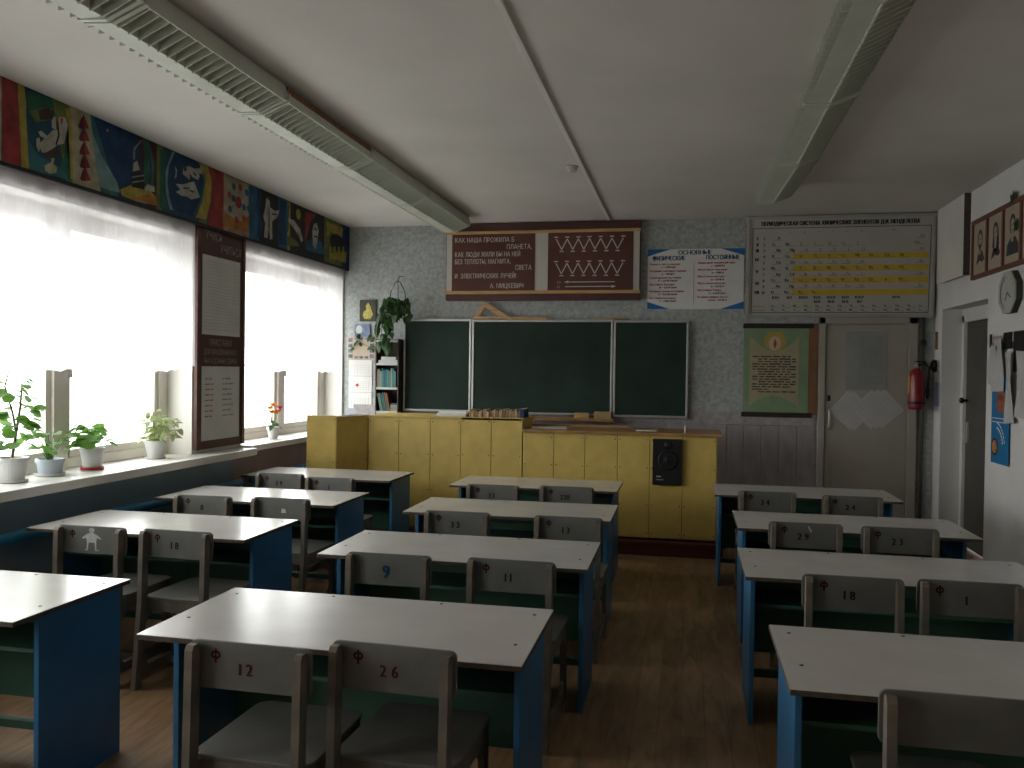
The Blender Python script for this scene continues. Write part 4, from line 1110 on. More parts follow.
# ------------------------------------------------------------------ podium and yellow counter
pod = thing('podium', 'low red-brown wooden podium under the yellow counter', 'podium', (0, 0, 0))
obj('podium_deck', MB().box(-3.02, 0.36, 7.77, YF - 0.03, 0.10, 0.13), M_red_floorpaint, pod, bevel=0.004)
obj('podium_riser', MB().box(-3.02, 0.34, 7.785, 7.81, 0.0, 0.10), M_red_floorpaint, pod)
obj('podium_side', MB().box(0.315, 0.34, 7.81, YF - 0.04, 0.0, 0.10), M_red_floorpaint, pod)
ct = thing('demonstration_counter', 'long counter faced with yellow oilcloth panels in front of the chalkboard', 'counter', (0, 7.85, 0.13))
obj('tall_carcass', MB().box(-3.03, -1.51, 0.02, 0.62, 0, 1.06), M_yellow, ct)
obj('low_carcass', MB().box(-1.50, 0.27, 0.02, 0.62, 0, 0.955), M_core, ct)
obj('wing_carcass', MB().prism([(-3.46, -0.38), (-3.22, -0.38), (-3.11, -0.085), (-3.46, -0.085)], 'z', -0.13, 1.05).prism([(-3.46, -0.085), (-3.11, -0.085), (-3.06, 0.02), (-3.06, 0.62), (-3.46, 0.62)], 'z', -0.13, 1.05), M_core, ct)
def oilcloth(x0, x1, z0, z1, loc=(0, 0, 0), rz=0.0):
    o = obj('yellow_panel', MB().box(x0 + 0.002, x1 - 0.002, 0.0, 0.014, z0, z1), M_yellow, ct, loc, (0, 0, rz), bevel=0.004)
    tk = MB()
    for zz in (z0 + 0.04, (z0 + z1) / 2 + 0.17, (z0 + z1) / 2 - 0.17, z1 - 0.04):
        for x in (x0 + 0.022, x1 - 0.022):
            tk.add([(x + 0.006 * math.cos(k * PI / 3), -0.002, zz + 0.006 * math.sin(k * PI / 3)) for k in range(6)] + [(x, -0.004, zz)], [(k, (k + 1) % 6, 6) for k in range(6)])
    obj('tack', tk, M_screw, o)
for a, b in zip((-3.04, -2.725, -2.406, -2.104, -1.805), (-2.725, -2.406, -2.104, -1.805, -1.505)):
    oilcloth(a, b, 0.02, 1.07 + 0.015 * (a > -2.2))
for a, b in zip((-1.50, -1.205, -0.913, -0.612, -0.318, -0.024), (-1.205, -0.913, -0.612, -0.318, -0.024, 0.278)):
    oilcloth(a, b, 0.02, 0.955)
oilcloth(-3.50, -3.205, -0.12, 1.09, (0, -0.40, 0))
oilcloth(0, 0.43, -0.12, 1.08, (-3.20, -0.40, 0), math.atan2(0.40, 0.16))
obj('left_top', MB().box(-3.05, -1.50, 0.0, 0.64, 1.06, 1.078), M_yellow, ct)
obj('wooden_top', MB().box(-1.50, 0.325, -0.035, 0.64, 0.955, 0.985), M_wood, ct, bevel=0.005)
obj('side_panel', MB().box(0.27, 0.285, 0.015, 0.62, 0.02, 0.955), M_yellow, ct)
sp = thing('loudspeaker', 'black box loudspeaker set into the yellow counter front', 'loudspeaker', (-0.29, 7.845, 0.645))
obj('cabinet', MB().box(0, 0.26, -0.05, 0.004, 0, 0.415), M_black, sp, bevel=0.006)
obj('woofer', MB().lathe([(0.085, 0.0), (0.09, 0.008), (0.075, 0.006), (0.03, 0.001), (0.02, 0.006)], 28), flat('dark_cone', (0.012, 0.012, 0.013), 0.4), sp, (0.135, -0.05, 0.225), (PI / 2, 0, 0), smooth=True)
obj('tweeter', MB().lathe([(0.035, 0.0), (0.037, 0.005), (0.02, 0.004), (0.012, 0.009)], 20), flat('dark_cone', (0.012, 0.012, 0.013), 0.4), sp, (0.135, -0.05, 0.36), (PI / 2, 0, 0), smooth=True)
obj('badge', MB().box(0.035, 0.075, -0.053, -0.049, 0.072, 0.082).box(0.035, 0.10, -0.053, -0.049, 0.045, 0.05), M_inkwhite, sp)

# things on the counter
CT = 0.13 + 1.078
for k in range(3):
    o = obj('paper_stack', MB().box(-0.15, 0.15, -0.105, 0.105, 0, 0.016), M_paper, None, (-2.26 + 0.015 * k, 8.1 + 0.03 * k, CT + 0.016 * k), (0, 0, 0.1 - 0.13 * k), bevel=0.002)
    tag(o, ['bottom pad of white papers on the tall left part of the counter', 'middle pad of white papers in the small pile on the counter', 'topmost pad of white papers in the pile on the counter'][k], 'papers', 'papers piled on the counter')
rnd = random.Random(21)
x = -2.07
k = 0
cols_ = [(0.36, 0.24, 0.13), (0.42, 0.34, 0.22), (0.22, 0.13, 0.08), (0.30, 0.17, 0.08), (0.45, 0.40, 0.31), (0.26, 0.19, 0.12)]
while x < -1.57:
    w = rnd.uniform(0.014, 0.034)
    h = rnd.uniform(0.05, 0.075)
    f = thing('card_folder', 'worn tan card folder standing in the row on the counter beside the paper pile', 'folder', (x + w / 2, 8.12, CT), (0, 0, rnd.uniform(-0.03, 0.03)), 'folders standing in a row on the counter')
    c = cols_[k % 6]
    obj('cover', MB().box(-w / 2 + 0.001, w / 2 - 0.001, -0.11, 0.11, 0, h), mat('folder_card_%d' % (k % 6), c, 0.8, 0.15, 12), f)
    obj('leaves', MB().box(-w / 2 + 0.003, w / 2 - 0.003, -0.106, 0.112, 0.002, h + 0.006), mat('aged_pages', (0.46, 0.38, 0.26), 0.9, 0.15, 20), f)
    x += w + 0.001
    k += 1
bf = thing('blue_folder', 'dark blue folder at the right end of the folder row on the counter', 'folder', (-1.54, 8.12, CT))
obj('cover', MB().box(-0.02, 0.02, -0.12, 0.12, 0, 0.085), flat('dark_blue_card', (0.025, 0.05, 0.13)), bf, bevel=0.003)
obj('leaves', MB().box(-0.014, 0.014, -0.115, 0.122, 0.003, 0.088), M_paper, bf)
CR = 0.13 + 0.985
tag(obj('loose_papers', MB().box(-0.17, 0.17, -0.12, 0.12, 0, 0.01), M_paper, None, (-1.30, 8.12, CR), (0, 0, 0.2), bevel=0.002), 'loose white papers lying on the wooden counter top', 'papers')
tag(obj('white_slip', MB().box(-0.09, 0.09, -0.04, 0.04, 0, 0.006), M_paper, None, (-0.36, 8.05, CR), (0, 0, -0.1)), 'small white paper slip lying on the right of the counter top', 'paper')
tag(obj('measuring_rod', MB().box(-0.55, 0.55, -0.012, 0.012, 0, 0.02), M_wood, None, (-1.1, 8.4, CR)), 'long wooden measuring rod lying along the counter top', 'rod')
tag(obj('chalk_stick', MB().tube([(0, 0, 0.006), (0, 0, 0.075)], 0.006, 8), M_paper, None, (-0.005, 7.86, CR - 0.006), smooth=True), 'white chalk stick standing upright at the right of the counter', 'chalk')

# ------------------------------------------------------------------ corner by the window: bookshelf, calendar, pictures, plant
bs = thing('bookshelf', 'small dark open bookshelf left of the chalkboard', 'bookshelf', (-3.465, 9.15, 0.13))
M_shelfdark = mat('dark_shelf_wood', (0.05, 0.032, 0.025), 0.6, 0.2, 8)
M_shelfedge = mat('white_shelf_edge', (0.50, 0.52, 0.50), 0.6, 0.08, 6)
SZ = [1.055, 1.325, 1.60, 1.86]
obj('back', MB().box(0, 0.275, 0.175, 0.19, 0, 1.875), M_shelfdark, bs)
obj('side', MB().box(0, 0.012, 0, 0.175, 0, 1.875), M_shelfdark, bs)
obj('side', MB().box(0.263, 0.275, 0, 0.175, 0, 1.875), M_shelfdark, bs)
obj('base_cabinet', MB().box(0.012, 0.263, 0.01, 0.175, 0.02, 1.03), M_cardcream, bs, bevel=0.003)
obj('plinth', MB().box(0.012, 0.263, 0.02, 0.175, -0.13, 0.02), M_shelfdark, bs)
for zz in SZ:
    s = obj('shelf', MB().box(0.012, 0.263, 0.005, 0.175, zz - 0.02, zz), M_shelfdark, bs)
    obj('shelf_edging', MB().box(0.012, 0.263, -0.003, 0.006, zz - 0.022, zz + 0.003), M_shelfedge, s)
bcol = [(0.05, 0.19, 0.20), (0.07, 0.26, 0.25), (0.30, 0.30, 0.26), (0.04, 0.13, 0.19), (0.22, 0.11, 0.05), (0.08, 0.22, 0.16), (0.34, 0.26, 0.15), (0.05, 0.10, 0.15)]
def book(x, z0, w, h, c, label, group, tilt=0.0):
    b = thing('book', label, 'book', (x, 9.16, z0), (0, tilt, 0), group)
    m = mat('book_cover_%d' % c, bcol[c], 0.55, 0.1, 8)
    obj('cover', MB().box(0, w, 0.0, 0.003, 0, h).box(0, 0.002, 0, 0.16, 0, h).box(w - 0.002, w, 0, 0.16, 0, h), m, b)
    obj('pages', MB().box(0.002, w - 0.002, 0.003, 0.155, 0.003, h - 0.004), M_paper, b)
rnd = random.Random(3)
x = -3.450
k = 0
cn = ['dark teal', 'green-blue', 'grey', 'dark blue', 'brown', 'green', 'tan', 'navy']
seq = [6, 2, 2, 1, 0, 3, 1, 5, 2, 0, 1, 5, 1, 0, 5, 1]
while x < -3.225:
    w = rnd.uniform(0.014, 0.024)
    c = seq[k % 16]
    book(x, 0.13 + SZ[1], w, rnd.uniform(0.185, 0.225), c, cn[c] + ' book standing upright on the middle shelf of the bookshelf', 'upright books on the middle shelf')
    x += w + 0.0015
    k += 1
for i, (c, w, h, lb) in enumerate(((5, 0.022, 0.20, 'thin green book leaning at the left of the lower bookshelf'), (6, 0.016, 0.21, 'tan book leaning second from the left on the lower shelf'), (3, 0.02, 0.20, 'dark blue book leaning in the lower shelf row'),
                                  (0, 0.018, 0.21, 'dark teal book leaning in the middle of the lower shelf'), (4, 0.022, 0.21, 'thick brown book leaning in the lower shelf, left of the other brown one'), (4, 0.022, 0.205, 'thick brown book leaning at the right of the lower row'))):
    book(-3.408 + i * 0.0205, 0.13 + SZ[0] + w * 0.2, w * 0.8, h, c, lb, 'leaning books on the lower shelf', -0.2)
for i, (c, h) in enumerate(((2, 0.025), (6, 0.02), (2, 0.03), (7, 0.018))):
    b = thing('book', ['grey book at the bottom of the flat pile on the lower shelf', 'tan book second from the bottom of the flat pile', 'thick grey book third in the flat pile on the lower shelf', 'navy book on top of the flat pile on the lower shelf'][i], 'book', (-3.283, 9.16, 0.13 + SZ[0] + sum((0.025, 0.02, 0.03, 0.018)[:i])), (0, 0, 0), 'books lying in a flat pile')
    m = mat('book_cover_%d' % c, bcol[c], 0.55, 0.1, 8)
    obj('cover', MB().box(0, 0.078, 0, 0.155, 0, 0.002).box(0, 0.078, 0, 0.155, h - 0.002, h).box(0, 0.078, 0, 0.002, 0, h), m, b)
    obj('pages', MB().box(0.003, 0.075, 0.002, 0.152, 0.002, h - 0.002), M_paper, b)
for i in range(2):
    o = obj('white_box', MB().box(-0.11 + 0.03 * i, 0.12 - 0.02 * i, 0, 0.15, 0, 0.035), M_shelfedge, None, (-3.325, 9.165, 0.13 + SZ[2] + 0.003 + 0.036 * i), bevel=0.003)
    tag(o, ['flat white box lying on the top shelf under the hanging plant', 'smaller white box on top of the flat one on the upper shelf'][i], 'box')

cal = thing('wall_calendar', 'hanging three-month calendar with a picture board left of the bookshelf', 'calendar', (-3.885, YF - 0.003, 1.174), FRONT)
cal.scale = (1.034, 1.034, 1.0)
obj('picture_board', MB().box(0.0, 0.335, 0.575, 0.84, 0, 0.008), mat('calendar_peach', (0.46, 0.36, 0.28), 0.6, 0.1, 5), cal)
ph = MB()
for k in range(4):
    ph.rect(0.012, 0.065, 0.595 + k * 0.06, 0.638 + k * 0.06, 0.009)
    ph.rect(0.27, 0.322, 0.595 + k * 0.06, 0.638 + k * 0.06, 0.009)
for k in range(3):
    ph.rect(0.085 + k * 0.06, 0.13 + k * 0.06, 0.59, 0.615, 0.009)
    ph.rect(0.085 + k * 0.06, 0.13 + k * 0.06, 0.80, 0.828, 0.009)
obj('small_photos', ph, mat('small_photo_print', (0.12, 0.15, 0.19), 0.6, 0.7, 40), cal)
for k in range(3):
    s = obj('month_sheet', MB().box(0.02, 0.295, 0.395 - k * 0.183, 0.573 - k * 0.183, 0.0, 0.006), M_paper, cal)
    p = MB()
    for i in range(7):
        for j in range(5):
            p.rect(0.05 + i * 0.034, 0.062 + i * 0.034, 0.42 - k * 0.183 + j * 0.022, 0.428 - k * 0.183 + j * 0.022, 0.0072)
    obj('date_grid', p, mat('calendar_print', (0.42, 0.42, 0.46), 0.8, 0.1), s)
obj('date_marker', MB().box(0.105, 0.14, 0.275, 0.305, 0.007, 0.009), M_inkred, cal)
obj('calendar_hook', MB().box(0.03, 0.30, -0.03, 0.022, 0, 0.006), mat('calendar_blue_strip', (0.30, 0.36, 0.46), 0.6, 0.05), cal)

pa = sheet('small_picture', 'small dark picture with a yellow bouquet on the front wall', 'picture', (-3.735, YF - 0.003, 2.215), FRONT, 0.205, 0.25, 0.015, flat('picture_dark', (0.06, 0.06, 0.045)), bevel=0.003)
obj('bouquet', MB().poly([(0.06, 0.03), (0.13, 0.025), (0.165, 0.08), (0.15, 0.12), (0.135, 0.17), (0.105, 0.22), (0.075, 0.18), (0.085, 0.14), (0.05, 0.11), (0.04, 0.07)], 0.0165), mat('bouquet_yellow', (0.48, 0.40, 0.10), 0.7, 0.3, 40), pa)
pc2 = sheet('postcard', 'blue and white postcard of a bearded face below the small dark picture', 'postcard', (-3.79, YF - 0.02, 2.035), FRONT, 0.185, 0.15, 0.004, mat('postcard_blue', (0.15, 0.19, 0.30), 0.5, 0.4, 20))
obj('pale_face', MB().disc(0.055, 0.085, 0.04, 0.05, 0.0055), M_shelfedge, pc2)

hp = thing('hanging_plant', 'dark green trailing plant hanging in a wire holder by the chalkboard', 'plant', (-3.20, 9.13, 2.33))
obj('wire_holder', MB().tube([(-0.10, 0, 0.0), (-0.085, 0, 0.2), (-0.03, 0, 0.31), (0, 0, 0.33), (0.03, 0, 0.31), (0.085, 0, 0.2), (0.10, 0, 0.0)], 0.005, 6).tube([(0, 0, 0.33), (0, 0.05, 0.38), (0, 0.18, 0.40)], 0.005, 6).tube([(0, 0, 0.33), (0, 0.02, 0.05)], 0.004, 6), M_black, hp)
obj('pot', MB().lathe([(0.055, -0.06), (0.085, 0.05), (0.09, 0.06)], 18), mat('dark_pot', (0.06, 0.05, 0.04), 0.6, 0.1), hp, smooth=True)
rnd = random.Random(9)
def vine(pts, n, size, spread):
    obj('vine_stem', MB().tube(pts, 0.004, 5), M_stem, hp)
    P = [Vector(p) for p in pts]
    for i in range(n):
        t = rnd.random() * (len(P) - 1)
        a = P[int(t)].lerp(P[int(t) + 1], t - int(t))
        a = a + Vector((rnd.uniform(-spread, spread), rnd.uniform(-spread * 0.7, spread * 0.3), rnd.uniform(-spread, spread) * 0.7))
        obj('leaf', L_vine, None, hp, a, (rnd.uniform(-2.2, -1.0), rnd.uniform(-0.6, 0.6), rnd.uniform(-1.2, 1.2)), size * rnd.uniform(0.7, 1.2))
vine([(0, 0, 0.05), (-0.06, -0.05, 0.10), (-0.12, -0.08, 0.02), (-0.15, -0.09, -0.12), (-0.16, -0.08, -0.25), (-0.13, -0.08, -0.38)], 52, 0.10, 0.06)
vine([(0, 0, 0.05), (-0.02, -0.06, 0.05), (-0.03, -0.10, -0.10), (-0.06, -0.09, -0.25), (-0.07, -0.09, -0.40)], 52, 0.10, 0.065)
vine([(0, 0, 0.05), (0.07, -0.05, 0.06), (0.13, -0.07, -0.02), (0.17, -0.06, -0.10)], 22, 0.085, 0.05)
vine([(-0.12, -0.02, 0.08), (0, -0.05, 0.10), (0.11, -0.03, 0.08)], 34, 0.10, 0.06)
sv = thing('ivy_sprig', 'small ivy sprig trailing over the calendar picture board', 'plant', (-3.75, YF - 0.03, 1.98))
obj('vine_stem', MB().tube([(-0.05, 0, 0.12), (0.0, 0, 0.05), (0.03, 0, -0.02), (0.16, -0.01, -0.06)], 0.003, 5), M_stem, sv)
for i in range(12):
    obj('leaf', L_vine, None, sv, (rnd.choice((-0.03, 0.0, 0.14, 0.17)) + rnd.uniform(-0.03, 0.03), -0.01, rnd.uniform(-0.08, 0.09)), (-1.6, rnd.uniform(-1, 1), rnd.uniform(-0.8, 0.8)), 0.055)

# ------------------------------------------------------------------ potted plants on the sill
def pot_parts(t, r0, r1, h, m, saucer=None, rim=True):
    prof = [(r0, 0.006), (r1 * 0.97, h - 0.02)] + ([(r1 * 1.06, h - 0.02), (r1 * 1.06, h)] if rim else [(r1, h)]) + [(r1 * 0.93, h), (r1 * 0.9, h - 0.015)]
    obj('pot', MB().lathe(prof, 28), m, t, smooth=False)
    obj('soil', MB().lathe([(r1 * 0.9, h - 0.018), (r1 * 0.5, h - 0.010), (0.004, h - 0.008)], 20), M_soil, t)
    if saucer:
        obj('saucer', MB().lathe([(r0 * 0.9, 0), (r0 * 1.3, 0.004), (r0 * 1.38, 0.02), (r0 * 1.3, 0.02), (r0 * 1.2, 0.006)], 28), saucer, t)

def leaf_at(t, me, pos, size, rnd, droop=0.5):
    az = math.atan2(pos[1], pos[0]) - PI / 2 + rnd.uniform(-0.5, 0.5)
    obj('leaf', me, None, t, pos, (rnd.uniform(-0.95, 0.3) * droop / 0.6, rnd.uniform(-0.5, 0.5), az), size * rnd.uniform(0.8, 1.25))

rnd = random.Random(17)
SZL = 0.945
# tall geranium
t = thing('potted_geranium', 'tall leggy geranium with pink bloom in a white pot, nearest on the sill', 'potted plant', (-3.985, 4.42, SZL))
pot_parts(t, 0.065, 0.088, 0.15, M_pot, M_pot)
obj('stem', MB().tube([(0.0, 0, 0.15), (0.0, 0.03, 0.30), (0.005, 0.055, 0.45), (0.0, 0.075, 0.60)], [0.009, 0.008, 0.007, 0.005], 8), M_stem, t, smooth=True)
obj('stem', MB().tube([(0.0, 0.03, 0.30), (0.01, -0.01, 0.42), (0.0, -0.06, 0.58), (0.0, -0.02, 0.70)], [0.007, 0.006, 0.005, 0.003], 8), M_stem, t, smooth=True)
for i in range(66):
    z = rnd.uniform(0.19, 0.64)
    a = rnd.uniform(0, 2 * PI)
    r = rnd.uniform(0.03, 0.12) * (1.15 if z < 0.5 else 0.95)
    p = (r * math.cos(a) * 0.8, 0.04 + r * math.sin(a) * 1.25, z)
    leaf_at(t, L_ger, p, 0.068, rnd, 0.6)
for i in range(14):
    ps = (0.0 + rnd.uniform(-0.02, 0.02), 0.015 + rnd.uniform(-0.03, 0.025), 0.755 + rnd.uniform(-0.025, 0.02))
    obj('petal', LEAF_HEART(flat('pink_petal', (0.70, 0.22, 0.30))) if i == 0 else bpy.data.objects['petal'].data, None, t, ps, (rnd.uniform(-1, 1), rnd.uniform(-1, 1), rnd.uniform(0, 6)), 0.025)
obj('flower_stalk', MB().tube([(0.0, -0.02, 0.66), (0.0, 0.0, 0.72), (0.0, 0.012, 0.755)], 0.003, 6), M_stem, t)
# low seedling in bluish pot
t = thing('potted_seedling', 'sparse pale seedling in a low bluish-white pot beside the tall geranium', 'potted plant', (-4.0, 4.75, SZL))
pot_parts(t, 0.066, 0.082, 0.11, mat('bluish_pot', (0.46, 0.51, 0.58), 0.4, 0.05, 6), M_pot)
for i in range(16):
    a = rnd.uniform(0, 2 * PI)
    r, h = rnd.uniform(0.04, 0.12), rnd.uniform(0.16, 0.30)
    e = (r * math.cos(a) * 0.8, r * math.sin(a) * 1.3, h)
    obj('stem', MB().tube([(0.01 * math.cos(a), 0.01 * math.sin(a), 0.10), (e[0] * 0.5, e[1] * 0.5, h * 0.75), e], 0.0025, 5), M_leafA, t)
    leaf_at(t, L_ger, e, 0.06, rnd, 0.6)
# compact geranium, red saucer
t = thing('potted_geranium', 'compact bright green geranium in a white pot on a red saucer', 'potted plant', (-3.98, 5.12, SZL))
pot_parts(t, 0.056, 0.078, 0.15, M_pot, mat('red_saucer', (0.42, 0.03, 0.03), 0.4, 0.05))
for i in range(34):
    a = rnd.uniform(0, 2 * PI)
    r, h = rnd.uniform(0.02, 0.12), rnd.uniform(0.21, 0.33)
    e = (r * math.cos(a) * 0.85, r * math.sin(a) * 1.3, h - r * 0.35)
    if i < 12:
        obj('stem', MB().tube([(0, 0, 0.13), (e[0] * 0.6, e[1] * 0.6, e[2] * 0.8), e], 0.003, 5), M_leafA, t)
    leaf_at(t, L_ger, e, 0.078, rnd, 0.5)
# variegated plant
t = thing('potted_ficus', 'small variegated ficus in a white pot at the far end of the sill', 'potted plant', (-4.02, 5.885, SZL))
pot_parts(t, 0.055, 0.08, 0.14, M_pot, M_pot)
obj('stem', MB().tube([(0, 0, 0.12), (0, -0.02, 0.22), (0, -0.03, 0.36)], 0.005, 6), M_stem, t)
obj('stem', MB().tube([(0, 0, 0.12), (0.02, 0.06, 0.22), (0.02, 0.10, 0.28)], 0.005, 6), M_stem, t)
for i in range(130):
    k = rnd.random()
    if k < 0.35:
        p = (rnd.uniform(-0.05, 0.05), -0.03 + rnd.uniform(-0.06, 0.06), rnd.uniform(0.15, 0.38))
    else:
        p = (rnd.uniform(-0.08, 0.09), rnd.uniform(-0.10, 0.20), rnd.uniform(0.15, 0.30))
    leaf_at(t, L_var, p, 0.055, rnd, 0.8)
# flowers on the far sill
t = thing('flower_pot', 'little white pot of orange and red artificial flowers on the far sill', 'potted plant', (-3.97, 7.70, 0.96))
pot_parts(t, 0.042, 0.06, 0.12, M_pot)
pet = {0: LEAF_HEART(flat('orange_petal', (0.75, 0.30, 0.03))), 1: LEAF_HEART(flat('red_petal', (0.60, 0.03, 0.05)))}
for i, (y, z, c) in enumerate(((-0.09, 0.30, 0), (-0.03, 0.33, 0), (-0.05, 0.26, 0), (0.08, 0.26, 1), (0.12, 0.30, 1), (0.03, 0.25, 0))):
    obj('stem', MB().tube([(0, 0, 0.10), (0, y * 0.6, z * 0.75), (0.01, y, z)], 0.003, 5), M_leafA, t)
    for k in range(5):
        obj('petal', pet[c], None, t, (0.01, y, z), (0.7, 0, k * 1.257), 0.055)
for i in range(8):
    leaf_at(t, L_vine, (rnd.uniform(-0.04, 0.04), rnd.uniform(-0.09, 0.09), rnd.uniform(0.13, 0.2)), 0.06, rnd)

# ------------------------------------------------------------------ school desks
def make_desk():
    t = thing('school_desk', '', 'desk')
    W, D, H = 1.34, 0.65, 0.74
    top = obj('desk_top', MB().box(0, W, 0, D, H - 0.019, H - 0.002), M_core, t, bevel=0.002)
    obj('laminate', MB().box(0.001, W - 0.001, 0.001, D - 0.001, H - 0.002, H), M_laminate, top)
    for x, y in ((0.06, 0.22), (0.06, 0.56), (W - 0.06, 0.20), (W - 0.06, 0.56), (0.45, D - 0.03), (0.9, D - 0.03)):
        obj('screw', MB().lathe([(0.007, 0), (0.006, 0.0015)], 10, (x, y, H)), M_screw, top)
    for x in (0.035, W - 0.057):
        obj('side_panel', MB().box(x, x + 0.022, 0.165, D - 0.015, 0.0, H - 0.019), M_blue, t, bevel=0.003)
    obj('modesty_panel', MB().box(0.057, W - 0.057, D - 0.075, D - 0.057, 0.22, H - 0.019), M_green, t)
    obj('book_shelf', MB().box(0.057, W - 0.057, 0.26, D - 0.075, 0.535, 0.551), M_green, t)
    obj('shelf_lip', MB().box(0.057, W - 0.057, D - 0.09, D - 0.075, 0.551, 0.60), M_green, t)
    obj('foot_rail', MB().box(0.057, W - 0.057, D - 0.14, D - 0.10, 0.11, 0.145), M_green, t, bevel=0.003)
    return t
proto = make_desk()
DESK = [  # x, y of the near left corner, turn, label
    (-3.665, 2.585, 0.0, 'school desk by the window nearest the camera, cut off at the left edge'),
    (-3.625, 4.12, 0.0, 'white-topped blue school desk by the window with chair Ф 18'),
    (-3.64, 5.32, 0.0, 'white-topped blue school desk by the window, third from the camera'),
    (-3.725, 6.65, 0.0, 'white-topped blue school desk by the window closest to the yellow counter'),
    (-1.825, 2.57, 0.0, 'middle-row school desk nearest the camera, behind chairs Ф 12 and Ф 26'),
    (-1.775, 3.91, 0.005, 'middle-row school desk second from the camera, with the blue-numbered chair'),
    (-1.785, 5.23, 0.005, 'middle-row school desk third from the camera, one before the last'),
    (-1.85, 6.56, 0.0, 'middle-row school desk closest to the yellow counter'),
    (0.308, 2.57, 0.0, 'right-row school desk nearest the camera with a chipped blue side'),
    (0.275, 3.97, 0.0, 'right-row school desk second from the camera, with chair Ф 18 pulled up'),
    (0.315, 5.225, 0.0, 'right-row school desk third from the camera, with the white-smeared chair'),
    (0.225, 6.635, 0.0, 'right-row school desk farthest back, in front of the door wall')]
for i, (x, y, a, lb) in enumerate(DESK):
    d = proto if i == 0 else copy_tree(proto)
    d.location = (x, y, 0)
    d.rotation_euler = (0, 0, a)
    d['label'] = lb
    d['group'] = 'school desks in three rows'

# ------------------------------------------------------------------ school chairs
def rounded(x0, x1, z0, z1, r, n=4):
    out = []
    for cx, cz, a0 in ((x1 - r, z1 - r, 0), (x0 + r, z1 - r, PI / 2), (x0 + r, z0 + r, PI), (x1 - r, z0 + r, 1.5 * PI)):
        out += [(cx + r * math.cos(a0 + PI / 2 * k / n), cz + r * math.sin(a0 + PI / 2 * k / n)) for k in range(n + 1)]
    return out
def side_frame(x0, x1):
    m = MB()
    m.prism([(-0.045, 0.0), (0.005, 0.0), (0.05, 0.44), (0.056, 0.79), (0.045, 0.805), (0.022, 0.805), (0.012, 0.79), (0.0, 0.44)], 'x', x0, x1)
    m.prism([(0.045, 0.38), (0.44, 0.38), (0.46, 0.445), (0.05, 0.445)], 'x', x0, x1)
    m.prism([(0.43, 0.0), (0.48, 0.0), (0.465, 0.445), (0.42, 0.445)], 'x', x0, x1)
    m.prism([(0.0, 0.055), (0.435, 0.055), (0.435, 0.105), (0.005, 0.105)], 'x', x0, x1)
    m.prism([(0.01, 0.105), (0.065, 0.105), (0.018, 0.16)], 'x', x0, x1)
    m.prism([(0.435, 0.105), (0.43, 0.16), (0.38, 0.105)], 'x', x0, x1)
    m.prism([(0.04, 0.38), (0.035, 0.32), (0.095, 0.38)], 'x', x0, x1)
    m.prism([(0.425, 0.38), (0.375, 0.38), (0.425, 0.32)], 'x', x0, x1)
    return m
CH = {}
CH['fl'] = side_frame(-0.192, -0.166).mesh('side_frame', M_chairedge)
CH['fr'] = side_frame(0.166, 0.192).mesh('side_frame', M_chairedge)
CH['back'] = MB().prism(rounded(-0.203, 0.203, 0.665, 0.812, 0.022), 'y', 0.058, 0.070).mesh('backrest', M_chair, 0.003)
CH['seat'] = MB().prism(rounded(-0.20, 0.20, 0.055, 0.50, 0.05), 'z', 0.445, 0.459).mesh('seat', M_chair, 0.004)
CH['bar'] = MB().box(-0.166, 0.166, 0.055, 0.075, 0.385, 0.445).mesh('seat_rail', M_chairedge)
CH['bar2'] = MB().box(-0.166, 0.166, 0.42, 0.44, 0.385, 0.445).mesh('seat_rail', M_chairedge)
CH['str'] = MB().box(-0.166, 0.166, 0.22, 0.25, 0.06, 0.10).mesh('stretcher', M_chairedge)
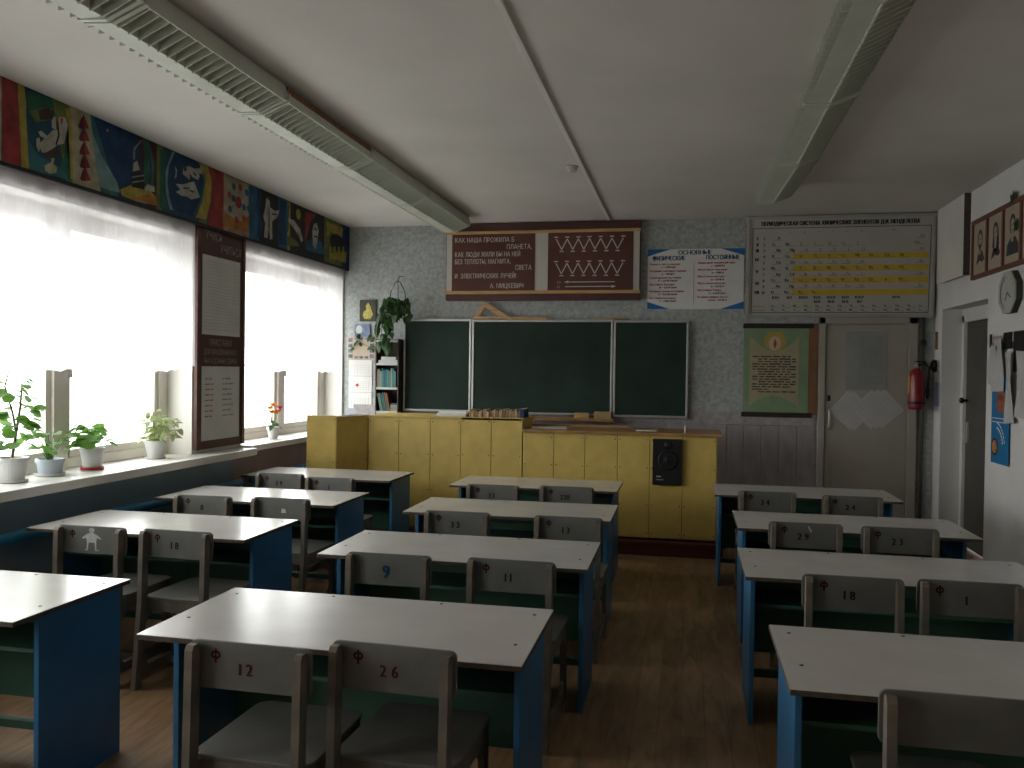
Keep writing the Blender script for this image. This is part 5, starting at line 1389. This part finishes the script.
def chair(x, y, rz, label, letter=None, num=None, lm=None, nm=None, mark=None):
    t = thing('school_chair', label, 'chair', (x, y, 0), (0, 0, rz), 'grey wooden school chairs')
    for n, k in (('side_frame', 'fl'), ('side_frame', 'fr'), ('seat', 'seat'), ('seat_rail', 'bar'), ('seat_rail', 'bar2'), ('stretcher', 'str')):
        obj(n, CH[k], None, t)
    b = obj('backrest', CH['back'], None, t)
    if letter:
        m = MB()
        letters(m, letter, -0.112, 0.752, 0.034, 'C', 1.0)
        obj('stencil_letter', m, lm or M_stred, b, (0, 0.0572, 0), FRONT)
    if num:
        m = MB()
        letters(m, ' '.join(num) if len(num) < 3 else num, -0.012, 0.714 if num != '9' else 0.70, 0.038 if num != '9' else 0.062, 'C', 0.85, 0.0, 0.08)
        obj('stencil_number', m, nm or M_stdark, b, (0, 0.0571, 0), FRONT)
    if mark == 'figure':
        m = MB()
        for pl in ([(-0.028, 0.725), (0.028, 0.725), (0.034, 0.765), (0.0, 0.782), (-0.034, 0.765)], [(-0.028, 0.725), (-0.018, 0.725), (-0.022, 0.682), (-0.03, 0.682)], [(0.018, 0.725), (0.028, 0.725), (0.03, 0.682), (0.022, 0.682)],
                   [(-0.034, 0.765), (-0.03, 0.75), (-0.055, 0.742), (-0.056, 0.75)], [(0.034, 0.765), (0.056, 0.75), (0.055, 0.742), (0.03, 0.75)], [(-0.04, 0.682), (-0.022, 0.682), (-0.022, 0.688), (-0.04, 0.688)], [(0.022, 0.682), (0.044, 0.682), (0.044, 0.688), (0.022, 0.688)]):
            m.poly(pl)
        m.disc(0.0, 0.79, 0.017, 0.012)
        obj('painted_figure', m, M_stwhite, b, (0, 0.0572, 0), FRONT)
    if mark == 'patch':
        obj('white_patch', MB().poly([(0.0, 0.715), (0.035, 0.715), (0.03, 0.742), (0.004, 0.742)]), M_stwhite, b, (0, 0.0572, 0), FRONT)
    if mark == 'smear':
        obj('white_smear', MB().poly([(0.01, 0.79), (0.018, 0.793), (0.035, 0.765), (0.03, 0.755)]), M_stwhite, b, (0, 0.0572, 0), FRONT)
    return t
O = 0.035   # the back posts stand this far in front of the seat origin
chair(-1.29, 2.34 - O, -0.02, 'grey chair stencilled Ф 12, left one at the nearest middle desk', 'Ф', '12', nm=M_stred)
chair(-0.865, 2.43 - O, -0.045, 'darker grey chair stencilled Ф 26, right one at the nearest middle desk', 'Ф', '26', nm=M_stred)
chair(-1.32, 3.66 - O, 0.0, 'grey wooden chair with a blue painted 9 on its back', None, '9', nm=M_stblue)
chair(-0.755, 3.68 - O, -0.02, 'grey chair stencilled Ф 11 beside the chair with the blue number', 'Ф', '11')
chair(-1.33, 4.88 - O, 0.0, 'grey chair stencilled Ф 33, left at the third middle desk from the camera', 'Ф', '33')
chair(-0.662, 4.88 - O, 0.0, 'grey chair stencilled Ф 13, right at the third middle desk from the camera', 'Ф', '13')
chair(-1.395, 6.12 - O, 0.0, 'grey chair with a faint number, left one at the farthest middle desk', 'Ф', '31')
chair(-0.853, 6.18 - O, 0.0, 'grey chair with a three-digit stencil, right one at the farthest middle desk', 'Ф', '220')
chair(-3.05, 3.90 - O, 0.0, 'grey wooden chair with a white figure scratched on its back', 'Ф', None, mark='figure')
chair(-2.56, 3.91 - O, -0.03, 'grey chair stencilled Ф 18 next to the one with the scratched figure', 'Ф', '18')
chair(-3.10, 5.04 - O, 0.0, 'grey chair stencilled Ф 8, on the wall side of the third window desk', 'Ф', '8')
chair(-2.57, 5.08 - O, -0.02, 'grey wooden chair with a small white patch on its back', None, None, mark='patch')
chair(-3.18, 6.28 - O, 0.03, 'grey chair stencilled Ф 39, wall side of the window desk near the counter', 'Ф', '39')
chair(-2.70, 6.16 - O, 0.0, 'grey chair stencilled Ф 1, aisle side of the window desk near the counter', 'Ф', '1')
chair(0.722, 2.40 - O, 0.0, 'unmarked grey wooden chair at the lower right corner')
chair(0.695, 3.74 - O, 0.0, 'grey chair stencilled Ф 18, aisle side of the second right-row desk', 'Ф', '18')
chair(1.155, 3.77 - O, 0.0, 'grey wooden chair stencilled Ф with faded number, at the right edge', 'Ф', '1')
chair(0.678, 5.05 - O, 0.0, 'grey wooden chair stencilled Ф 29 with a white smear, right row', 'Ф', '29', mark='smear')
chair(1.175, 5.03 - O, 0.0, 'grey chair stencilled Ф 23, right of the white-smeared chair', 'Ф', '23')
chair(0.582, 6.34 - O, 0.0, 'grey chair stencilled Ф 34, left one at the farthest right-row desk', 'Ф', '34')
chair(1.15, 6.27 - O, 0.0, 'grey chair stencilled Ф 24, right one at the farthest right-row desk', 'Ф', '24')
